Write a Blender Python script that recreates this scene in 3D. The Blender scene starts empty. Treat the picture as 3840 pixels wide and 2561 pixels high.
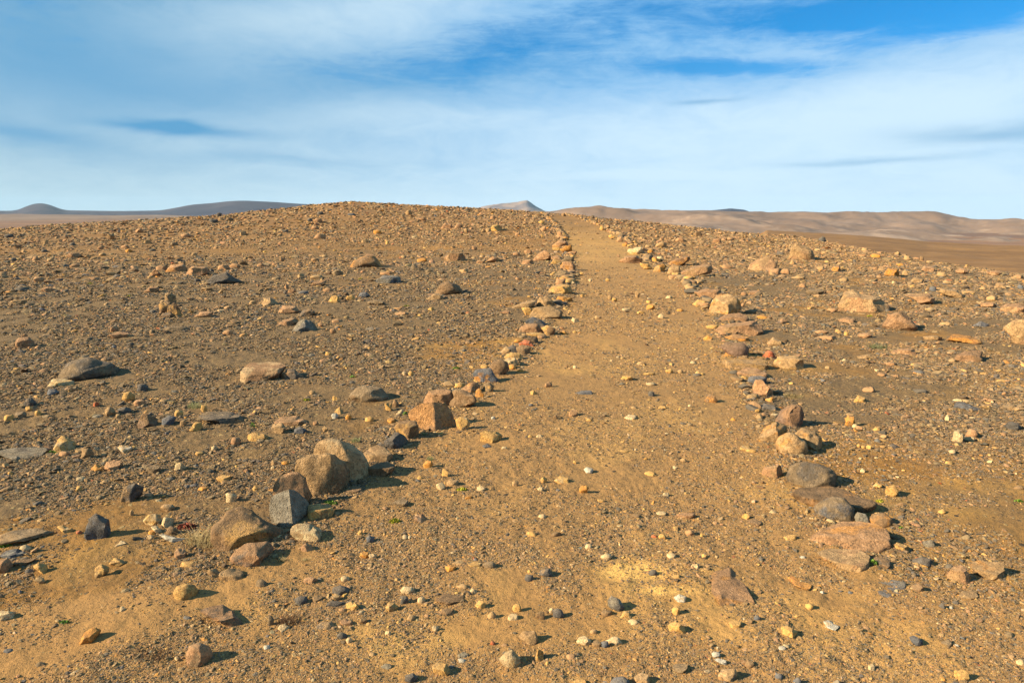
import bpy, math, random
import numpy as np
from mathutils import Vector

# ------------------------------------------------------------------ camera, world, sun, exposure
sc = bpy.context.scene
COL = sc.collection
F, CX, CY = 2560.0, 1920.0, 1280.5          # photo lens in photo pixels
PITCH = math.atan((1280.5 - 800.0) / F)
CAMZ = 1.6
cam_d = bpy.data.cameras.new('camera'); cam = bpy.data.objects.new('camera', cam_d); COL.objects.link(cam)
cam_d.lens = 24.0; cam_d.sensor_width = 36.0; cam_d.clip_start = 0.05; cam_d.clip_end = 60000
cam.location = (0, 0, CAMZ); cam.rotation_euler = (math.pi / 2 - PITCH, 0, 0)
sc.camera = cam

SUN_EL = math.radians(27.0)
SUN_AZ = math.atan2(-0.965, -0.26)          # direction towards the sun, from +y clockwise: behind left
sun_dir = Vector((math.sin(SUN_AZ) * math.cos(SUN_EL), math.cos(SUN_AZ) * math.cos(SUN_EL), math.sin(SUN_EL)))
sd = bpy.data.lights.new('sun', 'SUN'); sd.energy = 5.0; sd.angle = math.radians(0.5); sd.color = (1.0, 0.87, 0.63)
so = bpy.data.objects.new('sun', sd); COL.objects.link(so)
so.rotation_euler = (-sun_dir).to_track_quat('-Z', 'Y').to_euler()

sc.view_settings.view_transform = 'Standard'; sc.view_settings.look = 'None'
sc.view_settings.gamma = 1.0; sc.view_settings.exposure = EXPOSURE = 1.40
sc.cycles.volume_bounces = 0
sc.cycles.max_bounces = 6

class NT:
    """small helper to write node trees"""
    def __init__(s, tree): s.t = tree; s.t.nodes.clear()
    def n(s, typ, **kw):
        nd = s.t.nodes.new(typ)
        for k, v in kw.items():
            if k.startswith('i_'):
                key = k[2:]; key = int(key) if key.isdigit() else key.replace('_', ' ')
                s.set(nd, key, v)
            else: setattr(nd, k, v)
        return nd
    def set(s, nd, key, v):
        sock = nd.inputs[key]
        if isinstance(v, bpy.types.NodeSocket): s.t.links.new(v, sock)
        elif isinstance(v, bpy.types.Node): s.t.links.new(v.outputs[0], sock)
        else:
            if isinstance(v, (tuple, list)) and len(v) == 3 and sock.type == 'RGBA': v = (*v, 1)
            sock.default_value = v
    def math(s, op, a, b=0.0, c=0.0, clamp=False):
        nd = s.n('ShaderNodeMath', operation=op, use_clamp=clamp)
        s.set(nd, 0, a); s.set(nd, 1, b); s.set(nd, 2, c); return nd.outputs[0]
    def mix(s, f, a, b, blend='MIX'):
        nd = s.n('ShaderNodeMix', data_type='RGBA', blend_type=blend)
        s.set(nd, 0, f); s.set(nd, 6, a); s.set(nd, 7, b); return nd.outputs[2]
    def ramp(s, f, pts, interp='LINEAR'):
        nd = s.n('ShaderNodeValToRGB'); cr = nd.color_ramp; cr.interpolation = interp
        while len(cr.elements) < len(pts): cr.elements.new(0.5)
        for e, (p, c) in zip(cr.elements, pts):
            e.position = p; e.color = (*c, 1) if isinstance(c, (tuple, list)) else (c, c, c, 1)
        s.set(nd, 0, f); return nd.outputs[0]
    def mapr(s, v, a, b, c=0.0, d=1.0):
        nd = s.n('ShaderNodeMapRange', interpolation_type='SMOOTHSTEP'); s.set(nd, 0, v)
        for i, q in enumerate((a, b, c, d)): s.set(nd, i + 1, q)
        return nd.outputs[0]
    def noise(s, vec, scale, detail=4.0, rough=0.55, dist=0.0, out=0):
        nd = s.n('ShaderNodeTexNoise'); s.set(nd, 'Vector', vec)
        s.set(nd, 'Scale', scale); s.set(nd, 'Detail', detail); s.set(nd, 'Roughness', rough); s.set(nd, 'Distortion', dist)
        return nd.outputs[out]
    def vmath(s, op, a, b=(0, 0, 0)):
        nd = s.n('ShaderNodeVectorMath', operation=op); s.set(nd, 0, a); s.set(nd, 1, b); return nd.outputs[0]

def px_dir(X, Y):
    a, b = (X - CX) / F, -(Y - CY) / F
    c, s = math.cos(PITCH), math.sin(PITCH)
    return np.array([a, c + b * s, -s + b * c])

world = bpy.data.worlds.new('World'); sc.world = world; world.use_nodes = True
w = NT(world.node_tree)
sky = w.n('ShaderNodeTexSky', sky_type='NISHITA', sun_disc=False)
sky.sun_elevation = SUN_EL; sky.sun_rotation = SUN_AZ
sky.air_density = 1.0; sky.dust_density = 0.6; sky.ozone_density = 2.2; sky.altitude = 500
d = w.n('ShaderNodeTexCoord').outputs['Generated']           # the direction looked at, on the dome
sep = w.n('ShaderNodeSeparateXYZ'); w.set(sep, 0, d)
dx, dy, dz = sep.outputs
# high cloud sheet: direction projected on a flat layer above
zc = w.math('MAXIMUM', w.math('ADD', dz, 0.10), 0.06)
cmb = w.n('ShaderNodeCombineXYZ'); w.set(cmb, 0, w.math('DIVIDE', dx, zc)); w.set(cmb, 1, w.math('DIVIDE', dy, zc)); w.set(cmb, 2, 0.0)
lay = cmb.outputs[0]
az = w.math('ARCTAN2', dx, dy)                                # azimuth and elevation, radians
el = w.math('ARCSINE', dz)
def bump_at(X, Y, sx, sy, tilt=0.0):
    """soft spot on the dome around the direction of one sky feature"""
    v = px_dir(X, Y); a0 = math.atan2(v[0], v[1]); e0 = math.asin(v[2] / np.linalg.norm(v))
    sx, sy = sx / 2604.0, sy / 2604.0
    A = w.math('SUBTRACT', azw, a0); E = w.math('SUBTRACT', elw, e0)
    c, s = math.cos(tilt), math.sin(tilt)
    p = w.math('DIVIDE', w.math('ADD', w.math('MULTIPLY', A, c), w.math('MULTIPLY', E, s)), sx)
    q = w.math('DIVIDE', w.math('SUBTRACT', w.math('MULTIPLY', E, c), w.math('MULTIPLY', A, s)), sy)
    r2 = w.math('ADD', w.math('MULTIPLY', p, p), w.math('MULTIPLY', q, q))
    return w.math('EXPONENT', w.math('MULTIPLY', r2, -1.0))
wob = w.noise(lay, 0.55, 4, 0.6, 0.3, out=1)
ws = w.n('ShaderNodeSeparateColor'); w.set(ws, 0, wob)
azw = w.math('ADD', az, w.math('MULTIPLY', w.math('SUBTRACT', ws.outputs[0], 0.5), 0.12))
elw = w.math('ADD', el, w.math('MULTIPLY', w.math('SUBTRACT', ws.outputs[1], 0.5), 0.05))
def addup(lst):
    o = lst[0]
    for q in lst[1:]: o = w.math('ADD', o, q)
    return o
def wt(x, k): return w.math('MULTIPLY', x, k)
# clear (deep blue) openings and thick white sheets
clear = addup([wt(bump_at(3250, 50, 380, 50, 0.0), 1.15), wt(bump_at(2720, 250, 280, 38, -0.05), 0.9), wt(bump_at(2100, 130, 700, 130, 0.10), 0.26),
               wt(bump_at(2560, 60, 500, 70), 0.15), wt(bump_at(3780, 20, 200, 50), 0.6), wt(bump_at(3380, 140, 300, 35), 0.7),
               wt(bump_at(1350, 300, 800, 90, 0.10), 0.25),
               wt(bump_at(3750, 480, 280, 45), 0.35), wt(bump_at(200, 150, 500, 150), 0.20), wt(bump_at(1000, 590, 500, 60), 0.2), wt(bump_at(3300, 590, 200, 14), 0.3)])
white = addup([wt(bump_at(350, 330, 700, 170), 0.30), wt(bump_at(1250, 60, 620, 110, 0.15), 0.55), wt(bump_at(2900, 430, 1000, 90, 0.05), 0.34), wt(bump_at(3700, 250, 500, 120, 0.2), 0.26),
               wt(bump_at(1500, 440, 500, 50), 0.25), wt(bump_at(3500, 480, 400, 60), 0.3), wt(bump_at(880, 270, 160, 60), 0.18), wt(bump_at(2450, 665, 380, 16, 0.03), 0.25), wt(bump_at(3100, 620, 900, 120), 0.18)])
def stretch(a, sx, sy):
    mp = w.n('ShaderNodeMapping'); w.set(mp, 0, lay); mp.inputs['Rotation'].default_value = (0, 0, a); mp.inputs['Scale'].default_value = (sx, sy, 1)
    return mp.outputs[0]
n1 = w.noise(stretch(0.35, 0.35, 0.9), 1.2, 7, 0.55, 0.5)
n2 = w.noise(stretch(-0.25, 0.5, 2.0), 2.6, 8, 0.62, 0.9)
n3 = w.noise(stretch(0.1, 1.4, 4.5), 3.0, 8, 0.6, 0.5)
n4 = w.noise(stretch(0.5, 1.0, 1.3), 9.0, 6, 0.6, 0.6)
dome = w.n('ShaderNodeCombineXYZ'); w.set(dome, 0, wt(azw, 3.2)); w.set(dome, 1, wt(elw, 8.5)); w.set(dome, 2, 2.7)
n5 = w.noise(dome, 1.3, 9, 0.62, 0.7); n6 = w.noise(dome, 3.6, 10, 0.70, 0.5)
fm = w.n('ShaderNodeMapping'); w.set(fm, 0, dome); fm.inputs['Rotation'].default_value = (0, 0, 0.22); fm.inputs['Scale'].default_value = (1.0, 3.2, 1.0)
n7 = w.noise(fm, 5.0, 10, 0.72, 1.1)
base = w.math('ADD', w.math('ADD', w.math('ADD', wt(n1, 0.42), wt(n2, 0.25)), wt(n3, 0.28)), w.math('ADD', w.math('ADD', w.math('ADD', wt(n5, 1.35), wt(n6, 0.95)), wt(n7, 0.55)), -1.20))
lowhaze = wt(w.math('EXPONENT', wt(w.math('MAXIMUM', el, 0.0), -8.0)), 0.80)
cover = w.math('ADD', w.math('SUBTRACT', w.math('ADD', w.math('ADD', base, white), lowhaze), clear), -0.02)
cover = w.mapr(cover, 0.0, 0.86, 0.03, 0.97)
thick = w.mapr(w.math('ADD', w.math('ADD', wt(white, 0.9), w.math('ADD', wt(n6, 0.55), wt(n5, 0.35))), w.math('ADD', wt(lowhaze, 1.0), -0.12)), 0.25, 1.15)
# sheet is greyer where thin and on the left, whiter where thick
leftness = w.mapr(az, 0.25, -0.75)
ccol = w.mix(thick, w.mix(leftness, (0.14, 0.35, 0.60), (0.12, 0.27, 0.40)), w.mix(leftness, (0.46, 0.60, 0.71), (0.34, 0.47, 0.55)))
shade = addup([wt(bump_at(680, 478, 230, 22, -0.03), 0.85), wt(bump_at(740, 455, 60, 14), 0.4), wt(bump_at(100, 505, 230, 36, -0.1), 0.6), wt(bump_at(300, 330, 700, 130), 0.45), wt(bump_at(150, 120, 420, 160), 0.55), wt(bump_at(1450, 290, 700, 100, 0.1), 0.45), wt(bump_at(1000, 590, 420, 22), 0.3), wt(bump_at(3780, 480, 260, 28), 0.55), wt(bump_at(3300, 590, 260, 16), 0.4), wt(bump_at(2620, 382, 110, 9), 0.5)])
ccol = w.mix(w.math('MINIMUM', shade, 1.0), ccol, (0.075, 0.25, 0.44))
bg1 = w.n('ShaderNodeBackground'); w.set(bg1, 0, w.mix(1.0, sky.outputs[0], w.mix(w.mapr(el, 0.02, 0.24), (0.72, 0.88, 0.94), (0.08, 0.66, 1.05)), 'MULTIPLY')); bg1.inputs[1].default_value = 0.056
bg2 = w.n('ShaderNodeBackground'); w.set(bg2, 0, ccol); bg2.inputs[1].default_value = 0.555
mx = w.n('ShaderNodeMixShader'); w.set(mx, 0, cover); w.set(mx, 1, bg1.outputs[0]); w.set(mx, 2, bg2.outputs[0])
wo = w.n('ShaderNodeOutputWorld'); w.set(wo, 0, mx.outputs[0])

# ------------------------------------------------------------------ noise and terrain
def hash2(ix, iy, seed):
    h = (ix.astype(np.int64) * 374761393 + iy.astype(np.int64) * 668265263 + seed * 974711) & 0xffffffff
    h = ((h ^ (h >> 13)) * 1274126177) & 0xffffffff
    return ((h ^ (h >> 16)) & 0xffff) / 65535.0
def vnoise(x, y, seed=0):
    x = np.asarray(x, float); y = np.asarray(y, float)
    ix, iy = np.floor(x), np.floor(y); fx, fy = x - ix, y - iy
    fx = fx * fx * (3 - 2 * fx); fy = fy * fy * (3 - 2 * fy)
    a, b = hash2(ix, iy, seed), hash2(ix + 1, iy, seed)
    c, d_ = hash2(ix, iy + 1, seed), hash2(ix + 1, iy + 1, seed)
    return (a * (1 - fx) + b * fx) * (1 - fy) + (c * (1 - fx) + d_ * fx) * fy
def fbm(x, y, seed=0, octv=3):
    o = 0.0; amp = 0.5
    for k in range(octv):
        o = o + amp * (vnoise(x * 2 ** k + 17.3 * k, y * 2 ** k - 9.1 * k, seed + k) - 0.5); amp *= 0.5
    return o * 2
def sstep(a, b, x):
    t = np.clip((x - a) / (b - a), 0, 1); return t * t * (3 - 2 * t)

def slope_of(Y):                                  # vertical slope of the sight line through photo row Y
    v = px_dir(CX, Y); return v[2] / v[1]
def xt(X): return (X - CX) / 2604.0               # x/y on the ground near the horizon
# columns of the terrain: photo column, then (distance, height) knots
def rid(Y, r): return CAMZ + slope_of(Y) * r
TC = [
 (-400, [(0,0),(26,-.1),(44,rid(885,44)),(75,-1.5),(150,-8),(400,-18)]),
 (0,    [(0,0),(26,-.05),(46,rid(869,46)),(78,-1.2),(150,-8),(400,-18)]),
 (400,  [(0,0),(27,0),(52,rid(834,52)),(85,0),(150,-7),(400,-18)]),
 (817,  [(0,0),(27,0),(56,rid(813,56)),(88,1.0),(150,-7),(400,-18)]),
 (1080, [(0,0),(27,0),(60,rid(782,60)),(92,1.6),(150,-7),(400,-18)]),
 (1330, [(0,0),(27,0.02),(62,rid(760,62)),(94,1.8),(150,-7),(400,-18)]),
 (1570, [(0,0),(26,0.02),(62,rid(773,62)),(94,1.6),(150,-7),(400,-18)]),
 (1920, [(0,0),(25,0.03),(60,rid(793,60)),(92,1.0),(150,-7),(400,-18)]),
 (2100, [(0,0),(24,0.03),(58,rid(805,58)),(90,.4),(150,-8),(400,-25)]),
 (2330, [(0,0),(24,0.0),(52,rid(827,52)),(85,-.4),(150,-9),(400,-30)]),
 (2600, [(0,0),(26,-.02),(46,rid(857,46)),(76,-1.0),(150,-9),(400,-40)]),
 (2880, [(0,0),(26,-.02),(41,rid(884,41)),(62,-2.2),(112,rid(866,112)),(400,-45)]),
 (3084, [(0,0),(24,-.02),(36,rid(904,36)),(56,-2.9),(108,rid(878,108)),(400,-50)]),
 (3288, [(0,0),(22,-.02),(30,rid(945,30)),(48,-3.0),(104,rid(893,104)),(400,-50)]),
 (3492, [(0,0),(18,0.0),(25,rid(985,25)),(42,-3.0),(100,rid(914,100)),(400,-50)]),
 (3696, [(0,0),(15,0.02),(22,rid(1012,22)),(38,-3.0),(98,rid(925,98)),(400,-50)]),
 (3900, [(0,0),(14,0.03),(20,rid(1034,20)),(36,-3.0),(97,rid(932,97)),(400,-50)]),
 (4300, [(0,0),(13,0.03),(19,rid(1050,19)),(35,-3.0),(96,rid(940,96)),(400,-50)]),
]
TCX = np.array([xt(c[0]) for c in TC]); NK = 6
TR = np.array([[k[0] for k in c[1]] for c in TC], float); TZ = np.array([[k[1] for k in c[1]] for c in TC], float)
def height(x, y, detail=True):
    x = np.asarray(x, float); y = np.asarray(y, float)
    r = np.hypot(x, y); phi = np.arctan2(x, y)
    t = np.tan(np.clip(phi, -0.76, 0.76))
    rr = np.where(np.abs(phi) < 0.76, r * np.cos(phi), r * 0.72)
    K = [(np.interp(t, TCX, TR[:, k]), np.interp(t, TCX, TZ[:, k])) for k in range(NK)]
    z = np.zeros_like(r)
    # monotone cubic through the knots of the column
    m = []
    for k in range(NK):
        if k == 0: m.append(np.zeros_like(r)); continue
        if k == NK - 1: m.append(np.zeros_like(r)); continue
        d0 = (K[k][1] - K[k-1][1]) / (K[k][0] - K[k-1][0]); d1 = (K[k+1][1] - K[k][1]) / (K[k+1][0] - K[k][0])
        m.append(np.where(d0 * d1 > 0, 2 * d0 * d1 / (d0 + d1 + 1e-12 * np.sign(d0 + d1 + 1e-15)), 0.0))
    for k in range(NK - 1):
        a, za = K[k]; b, zb = K[k+1]; h = b - a
        s = np.clip((rr - a) / h, 0, 1)
        v = za*(2*s**3-3*s**2+1) + m[k]*h*(s**3-2*s**2+s) + zb*(-2*s**3+3*s**2) + m[k+1]*h*(s**3-s**2)
        z = np.where(rr >= a, v, z)
    far = sstep(400, 2500, rr)
    zl = np.interp(t, [-0.8, -0.05, 0.15, 0.8], [-32, -34, -90, -100])
    z = z * (1 - far) + zl * far
    z = z + far * fbm(x / 900, y / 900, 77, 4) * 9 + sstep(120, 600, rr) * (1 - far) * fbm(x / 120, y / 120, 78, 3) * 2
    if detail:
        near = 1 - sstep(60, 200, rr)
        w_ = sstep(6, 30, rr)
        z = z + near * (0.020 * fbm(x * 1.1, y * 1.1, 3, 3) + w_ * 0.16 * fbm(x * .25, y * .25, 8, 3))
    return z
def height_fine(x, y):
    r = np.hypot(x, y)
    k = 1 - sstep(20, 70, r)
    pm = path_mask(x, y)
    rough = (1 - 0.30 * pm) * (0.6 + 0.8 * vnoise(x * .8, y * .8, 21))
    z = height(x, y)
    z = z + k * rough * (0.012 * fbm(x * 4, y * 4, 11, 3) + 0.013 * fbm(x * 14, y * 14, 31, 3)
                         + 0.006 * (1 - sstep(5, 12, r)) * fbm(x * 50, y * 50, 51, 2))
    z = z + k * 0.014 * rowsoil(x, y)
    return z
def ground_hit(X, Y):
    """where the sight line through a photo pixel meets the terrain"""
    v = px_dir(X, Y); lo = 0.5
    ts = np.concatenate([np.linspace(0.8, 30, 1200), np.geomspace(30, 400, 900)])
    P = v[None, :] * ts[:, None]; zz = P[:, 2] + CAMZ - height(P[:, 0], P[:, 1])
    idx = np.where(zz < 0)[0]
    if len(idx) == 0: return np.array([v[0] * 60, v[1] * 60, float(height(v[0] * 60, v[1] * 60))])
    i = idx[0]; a, b = ts[max(i-1, 0)], ts[i]
    for _ in range(25):
        m_ = (a + b) / 2; p = v * m_
        if p[2] + CAMZ - height(p[0], p[1]) < 0: b = m_
        else: a = m_
    p = v * b; return np.array([p[0], p[1], p[2] + CAMZ])

# path edges, from where the two rows of stones stand
LE = [(640,2330),(900,2130),(1190,2000),(1500,1690),(1760,1480),(1950,1370),(2060,1240),(2130,1120),(2150,1040),(2150,960),(2125,890),(2085,835),(2050,808)]
RE = [(3320,2330),(3150,2130),(2990,1880),(2880,1660),(2790,1500),(2720,1330),(2660,1180),(2560,1060),(2430,980),(2340,900),(2250,850),(2180,820),(2130,808)]
LEg = np.array([ground_hit(*p)[:2] for p in LE]); REg = np.array([ground_hit(*p)[:2] for p in RE])
def edge_x(E, y):
    return np.interp(y, E[:, 1], E[:, 0])
def path_mask(x, y, soft=0.15):
    wob = 0.25 * fbm(x * .9, y * .9, 91, 3) * np.clip(y / 8, .4, 1)
    l = edge_x(LEg, y) + wob; r = edge_x(REg, y) + wob
    near = np.clip((2.9 - y) * 2.0, 0, 6)         # the path opens out where the rows end
    m = sstep(-soft, soft, x - l + near) * sstep(-soft, soft, r + near - x)
    return m * sstep(0.5, 1.0, y) * (1 - sstep(58, 66, y))
def rowsoil(x, y):
    l = edge_x(LEg, y); r = edge_x(REg, y)
    return np.exp(-((x - l + .12) / .22) ** 2) + np.exp(-((x - r - .12) / .22) ** 2)

def blob(x, y, X, Y, wx, wy):
    g = ground_hit(X, Y); return np.exp(-((x - g[0]) / wx) ** 2 - ((y - g[1]) / wy) ** 2)
def masks(x, y):
    """path, dark gravel and yellow soil amounts"""
    p = path_mask(x, y)
    r = np.hypot(x, y)
    n = fbm(x * .5, y * .5, 61, 4)
    n2_ = fbm(x * 2.2, y * 2.2, 66, 4)
    dark = sstep(-.35, .35, n + n2_ * .5 + .20) * (1 - p * .75)
    dark = dark * sstep(2.3, 3.6, y - 0.1 * x)
    dark = np.maximum(dark, 0.9 * sstep(-1.0, -1.5, x - y * .02) * sstep(3.2, 4.6, y) * (1 - sstep(14, 22, y)) * (1 - p))
    dark = dark * (1 - .5 * sstep(20, 36, r))
    yel = sstep(.12, .42, fbm(x * 1.6, y * 1.6, 71, 4)) * .20 * (1 - dark) * (1 - sstep(6, 14, r))
    yel = np.maximum(yel, 1.7 * (blob(x, y, 2385, 2135, .14, .11) + blob(x, y, 2500, 2215, .16, .04) * .7) * (0.5 + .4 * vnoise(x * 16, y * 16, 5) + .4 * vnoise(x * 5, y * 5, 9)))
    yel = np.maximum(yel, .55 * blob(x, y, 1500, 2400, .2, .13) * (0.4 + vnoise(x * 14, y * 14, 6)))
    yel = np.maximum(yel, .3 * p * sstep(16, 30, y))
    return p, dark, np.clip(yel, 0, 1)

def link_mesh(name, V, Fc, mats, parent=None, smooth=True, cols=None, fmat=None):
    """V (n,3), Fc (m,3 or 4) or list of arrays -> one mesh object"""
    me = bpy.data.meshes.new(name); V = np.asarray(V, np.float32)
    k = Fc.shape[1]; m_ = len(Fc)
    me.vertices.add(len(V)); me.vertices.foreach_set('co', V.ravel())
    me.loops.add(m_ * k); me.loops.foreach_set('vertex_index', np.ascontiguousarray(Fc, np.int32).ravel())
    me.polygons.add(m_); me.polygons.foreach_set('loop_start', np.arange(0, m_ * k, k, dtype=np.int32))
    me.polygons.foreach_set('loop_total', np.full(m_, k, np.int32))
    me.polygons.foreach_set('use_smooth', np.full(m_, smooth, bool))
    for mt in mats: me.materials.append(mt)
    if fmat is not None: me.polygons.foreach_set('material_index', fmat.astype(np.int32))
    me.update(calc_edges=True)
    if cols is not None:
        for nm, c in cols.items():
            at = me.color_attributes.new(nm, 'FLOAT_COLOR', 'POINT')
            c4 = np.ones((len(V), 4), np.float32); c4[:, :3] = c; at.data.foreach_set('color', c4.ravel())
    o = bpy.data.objects.new(name, me); COL.objects.link(o)
    if parent: o.parent = parent
    return o
def tag(o, label=None, cat=None, group=None, kind=None):
    if label: o['label'] = label
    if cat: o['category'] = cat
    if group: o['group'] = group
    if kind: o['kind'] = kind
    return o

# ------------------------------------------------------------------ ground materials
def pebble_layer(g, co, scale, seedoff, keep, cols):
    """cells of small pebbles: returns mask, colour, height"""
    v = g.n('ShaderNodeTexVoronoi', feature='F1'); g.set(v, 'Vector', g.vmath('ADD', co, (seedoff, seedoff * .7, 0))); g.set(v, 'Scale', scale); g.set(v, 'Randomness', 1.0)
    sp = g.n('ShaderNodeSeparateColor'); g.set(sp, 0, v.outputs['Color'])
    rad = g.math('ADD', g.math('MULTIPLY', sp.outputs[0], .34), .14)
    mask = g.mapr(g.math('SUBTRACT', rad, v.outputs['Distance']), 0.0, 0.07)
    mask = g.math('MULTIPLY', mask, g.mapr(g.math('SUBTRACT', keep, sp.outputs[1]), -.02, .02))
    col = g.ramp(sp.outputs[2], cols, 'CONSTANT')
    hgt = g.math('MULTIPLY', mask, g.math('SUBTRACT', rad, g.math('MULTIPLY', v.outputs['Distance'], .6)))
    return mask, col, hgt
PEB0 = [(0, (.07, .06, .055)), (.22, (.14, .105, .075)), (.42, (.23, .15, .09)), (.58, (.32, .20, .12)), (.72, (.42, .28, .14)), (.84, (.50, .37, .20)), (.93, (.10, .095, .09)), (.97, (.40, .32, .21))]
PEB = [(q, tuple(a * b for a, b in zip(c, (.66, .60, .48)))) for q, c in PEB0]
def ground_material():
    mt = bpy.data.materials.new('ground'); mt.use_nodes = True; g = NT(mt.node_tree)
    co = g.n('ShaderNodeTexCoord').outputs['Object']
    at = g.n('ShaderNodeVertexColor', layer_name='mask'); sp = g.n('ShaderNodeSeparateColor'); g.set(sp, 0, at.outputs[0])
    path, dark, yel = sp.outputs
    at2 = g.n('ShaderNodeVertexColor', layer_name='zone'); sz = g.n('ShaderNodeSeparateColor'); g.set(sz, 0, at2.outputs[0])
    farm, hillm, smooth_ = sz.outputs
    nA = g.noise(co, 1.3, 6, .6); nB = g.noise(co, 9, 6, .65); nC = g.noise(co, 60, 5, .7); nD = g.noise(co, 260, 3, .7)
    soil = g.mix(g.mapr(nB, .3, .7), (0.194, 0.088, 0.021), (0.309, 0.150, 0.036))
    soil = g.mix(g.mapr(nA, .35, .7), soil, (0.274, 0.139, 0.038))
    soil = g.mix(g.math('MULTIPLY', path, .70), soil, (0.356, 0.193, 0.072))
    soil = g.mix(g.math('MULTIPLY', dark, .80), soil, (.135, .093, .050))
    soil = g.mix(g.math('MULTIPLY', yel, .85), soil, (.70, .40, .11))
    soil = g.mix(g.math('MULTIPLY', g.mapr(nC, .5, .75), .5), soil, (0.126, 0.065, 0.023))
    soil = g.mix(g.math('MULTIPLY', g.mapr(nD, .6, .8), .5), soil, (0.416, 0.230, 0.071))
    soil = g.mix(g.math('MULTIPLY', g.mapr(nD, .42, .25), .6), soil, (0.091, 0.052, 0.018))
    cov = g.math('ADD', g.math('MULTIPLY', dark, .58), .27)
    cov = g.math('SUBTRACT', cov, g.math('MULTIPLY', path, .12))
    cov = g.math('SUBTRACT', g.math('ADD', cov, g.math('MULTIPLY', g.math('SUBTRACT', nA, .5), .9)), g.math('MULTIPLY', smooth_, .35))
    cov = g.math('SUBTRACT', cov, g.math('MULTIPLY', yel, .4))
    m1, c1, h1 = pebble_layer(g, co, 62, 0.0, cov, PEB)
    m2, c2, h2 = pebble_layer(g, co, 130, 31.0, g.math('ADD', cov, .26), PEB)
    m3, c3, h3 = pebble_layer(g, co, 28, 77.0, g.math('MULTIPLY', cov, .55), PEB)
    col = g.mix(g.math('MULTIPLY', m2, .9), soil, c2); col = g.mix(g.math('MULTIPLY', m1, .95), col, c1); col = g.mix(g.math('MULTIPLY', m3, .9), col, c3)
    # far away only the broad tones remain
    nF = g.noise(co, .22, 6, .6); nG = g.noise(co, .9, 6, .7)
    farc = g.mix(g.mapr(nF, .35, .65), (0.173, 0.087, 0.031), (0.243, 0.126, 0.045))
    farc = g.mix(g.math('MULTIPLY', g.mapr(nG, .5, .7), .5), farc, (0.136, 0.075, 0.030))
    nS = g.noise(co, 3.5, 5, .75)
    farc = g.mix(g.math('MULTIPLY', g.mapr(nS, .5, .62), .45), farc, (.09, .065, .042))
    nP = g.noise(co, .0022, 7, .6); nQ = g.noise(co, .0007, 4, .6)
    plain = g.mix(g.mapr(nP, .4, .6), (0.154, 0.081, 0.045), (0.218, 0.112, 0.054))
    plain = g.mix(g.math('MULTIPLY', g.mapr(nQ, .45, .6), .6), plain, (0.124, 0.070, 0.045))
    farc = g.mix(smooth_, farc, plain)
    col = g.mix(farm, col, farc)
    bsdf = g.n('ShaderNodeBsdfPrincipled'); g.set(bsdf, 'Base Color', col); g.set(bsdf, 'Roughness', .93); g.set(bsdf, 'Specular IOR Level', .15)
    hh = g.math('ADD', g.math('ADD', g.math('MULTIPLY', h1, .012), g.math('MULTIPLY', h2, .006)), g.math('MULTIPLY', h3, .024))
    hh = g.math('ADD', hh, g.math('ADD', g.math('MULTIPLY', nC, .010), g.math('MULTIPLY', nD, .004)))
    bp = g.n('ShaderNodeBump'); g.set(bp, 'Height', hh); g.set(bp, 'Strength', g.math('SUBTRACT', 1.0, farm)); g.set(bp, 'Distance', 1.0)
    g.set(bsdf, 'Normal', bp.outputs[0])
    o = g.n('ShaderNodeOutputMaterial'); g.set(o, 0, bsdf.outputs[0])
    return mt
M_GROUND = ground_material()

def build_ground():
    fine = np.linspace(-47, 47, 861)
    coarse = np.concatenate([np.linspace(-180, -47, 45)[:-1], fine, np.linspace(47, 180, 45)[1:-1]])
    ph = np.radians(coarse)
    rr = np.concatenate([np.geomspace(.25, 1.5, 25)[:-1], np.geomspace(1.5, 130, 1250)[:-1], np.geomspace(130, 14000, 150)])
    R, P = np.meshgrid(rr, ph, indexing='ij')
    x = R * np.sin(P); y = R * np.cos(P)
    z = height_fine(x, y)
    p, dk, ye = masks(x, y)
    nr, nc = x.shape
    idx = np.arange(nr * nc).reshape(nr, nc)
    a = idx[:-1, :]; b = idx[1:, :]
    q = np.stack([a, b, np.roll(b, -1, 1), np.roll(a, -1, 1)], -1).reshape(-1, 4)[:, ::-1]
    V = np.stack([x.ravel(), y.ravel(), z.ravel()], 1)
    r = R.ravel()
    farm = sstep(16, 60, r); sm = sstep(150, 1200, r)
    sm2 = (1 - sstep(2.2, 3.6, y.ravel() - .25 * x.ravel())) * .7
    zone = np.stack([farm, r * 0, np.where(r < 50, sm2, sm)], 1)
    mask = np.stack([p.ravel(), dk.ravel(), ye.ravel()], 1)
    fm = (p.ravel()[q].mean(1) > .5)
    def sub(name, sel, extra_center):
        qq = q[sel]; used, inv = np.unique(qq, return_inverse=True)
        return link_mesh(name, V[used], inv.reshape(-1, 4), [M_GROUND], cols={'mask': mask[used], 'zone': zone[used]})
    g = sub('ground', ~fm, True); tag(g, 'brown stony volcanic ground with dark gravel and bare sandy patches', None, None, 'structure')
    pa = sub('path', fm, False); tag(pa, 'ochre brown trodden dirt path between two rows of stones', None, None, 'structure')
build_ground()

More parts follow.
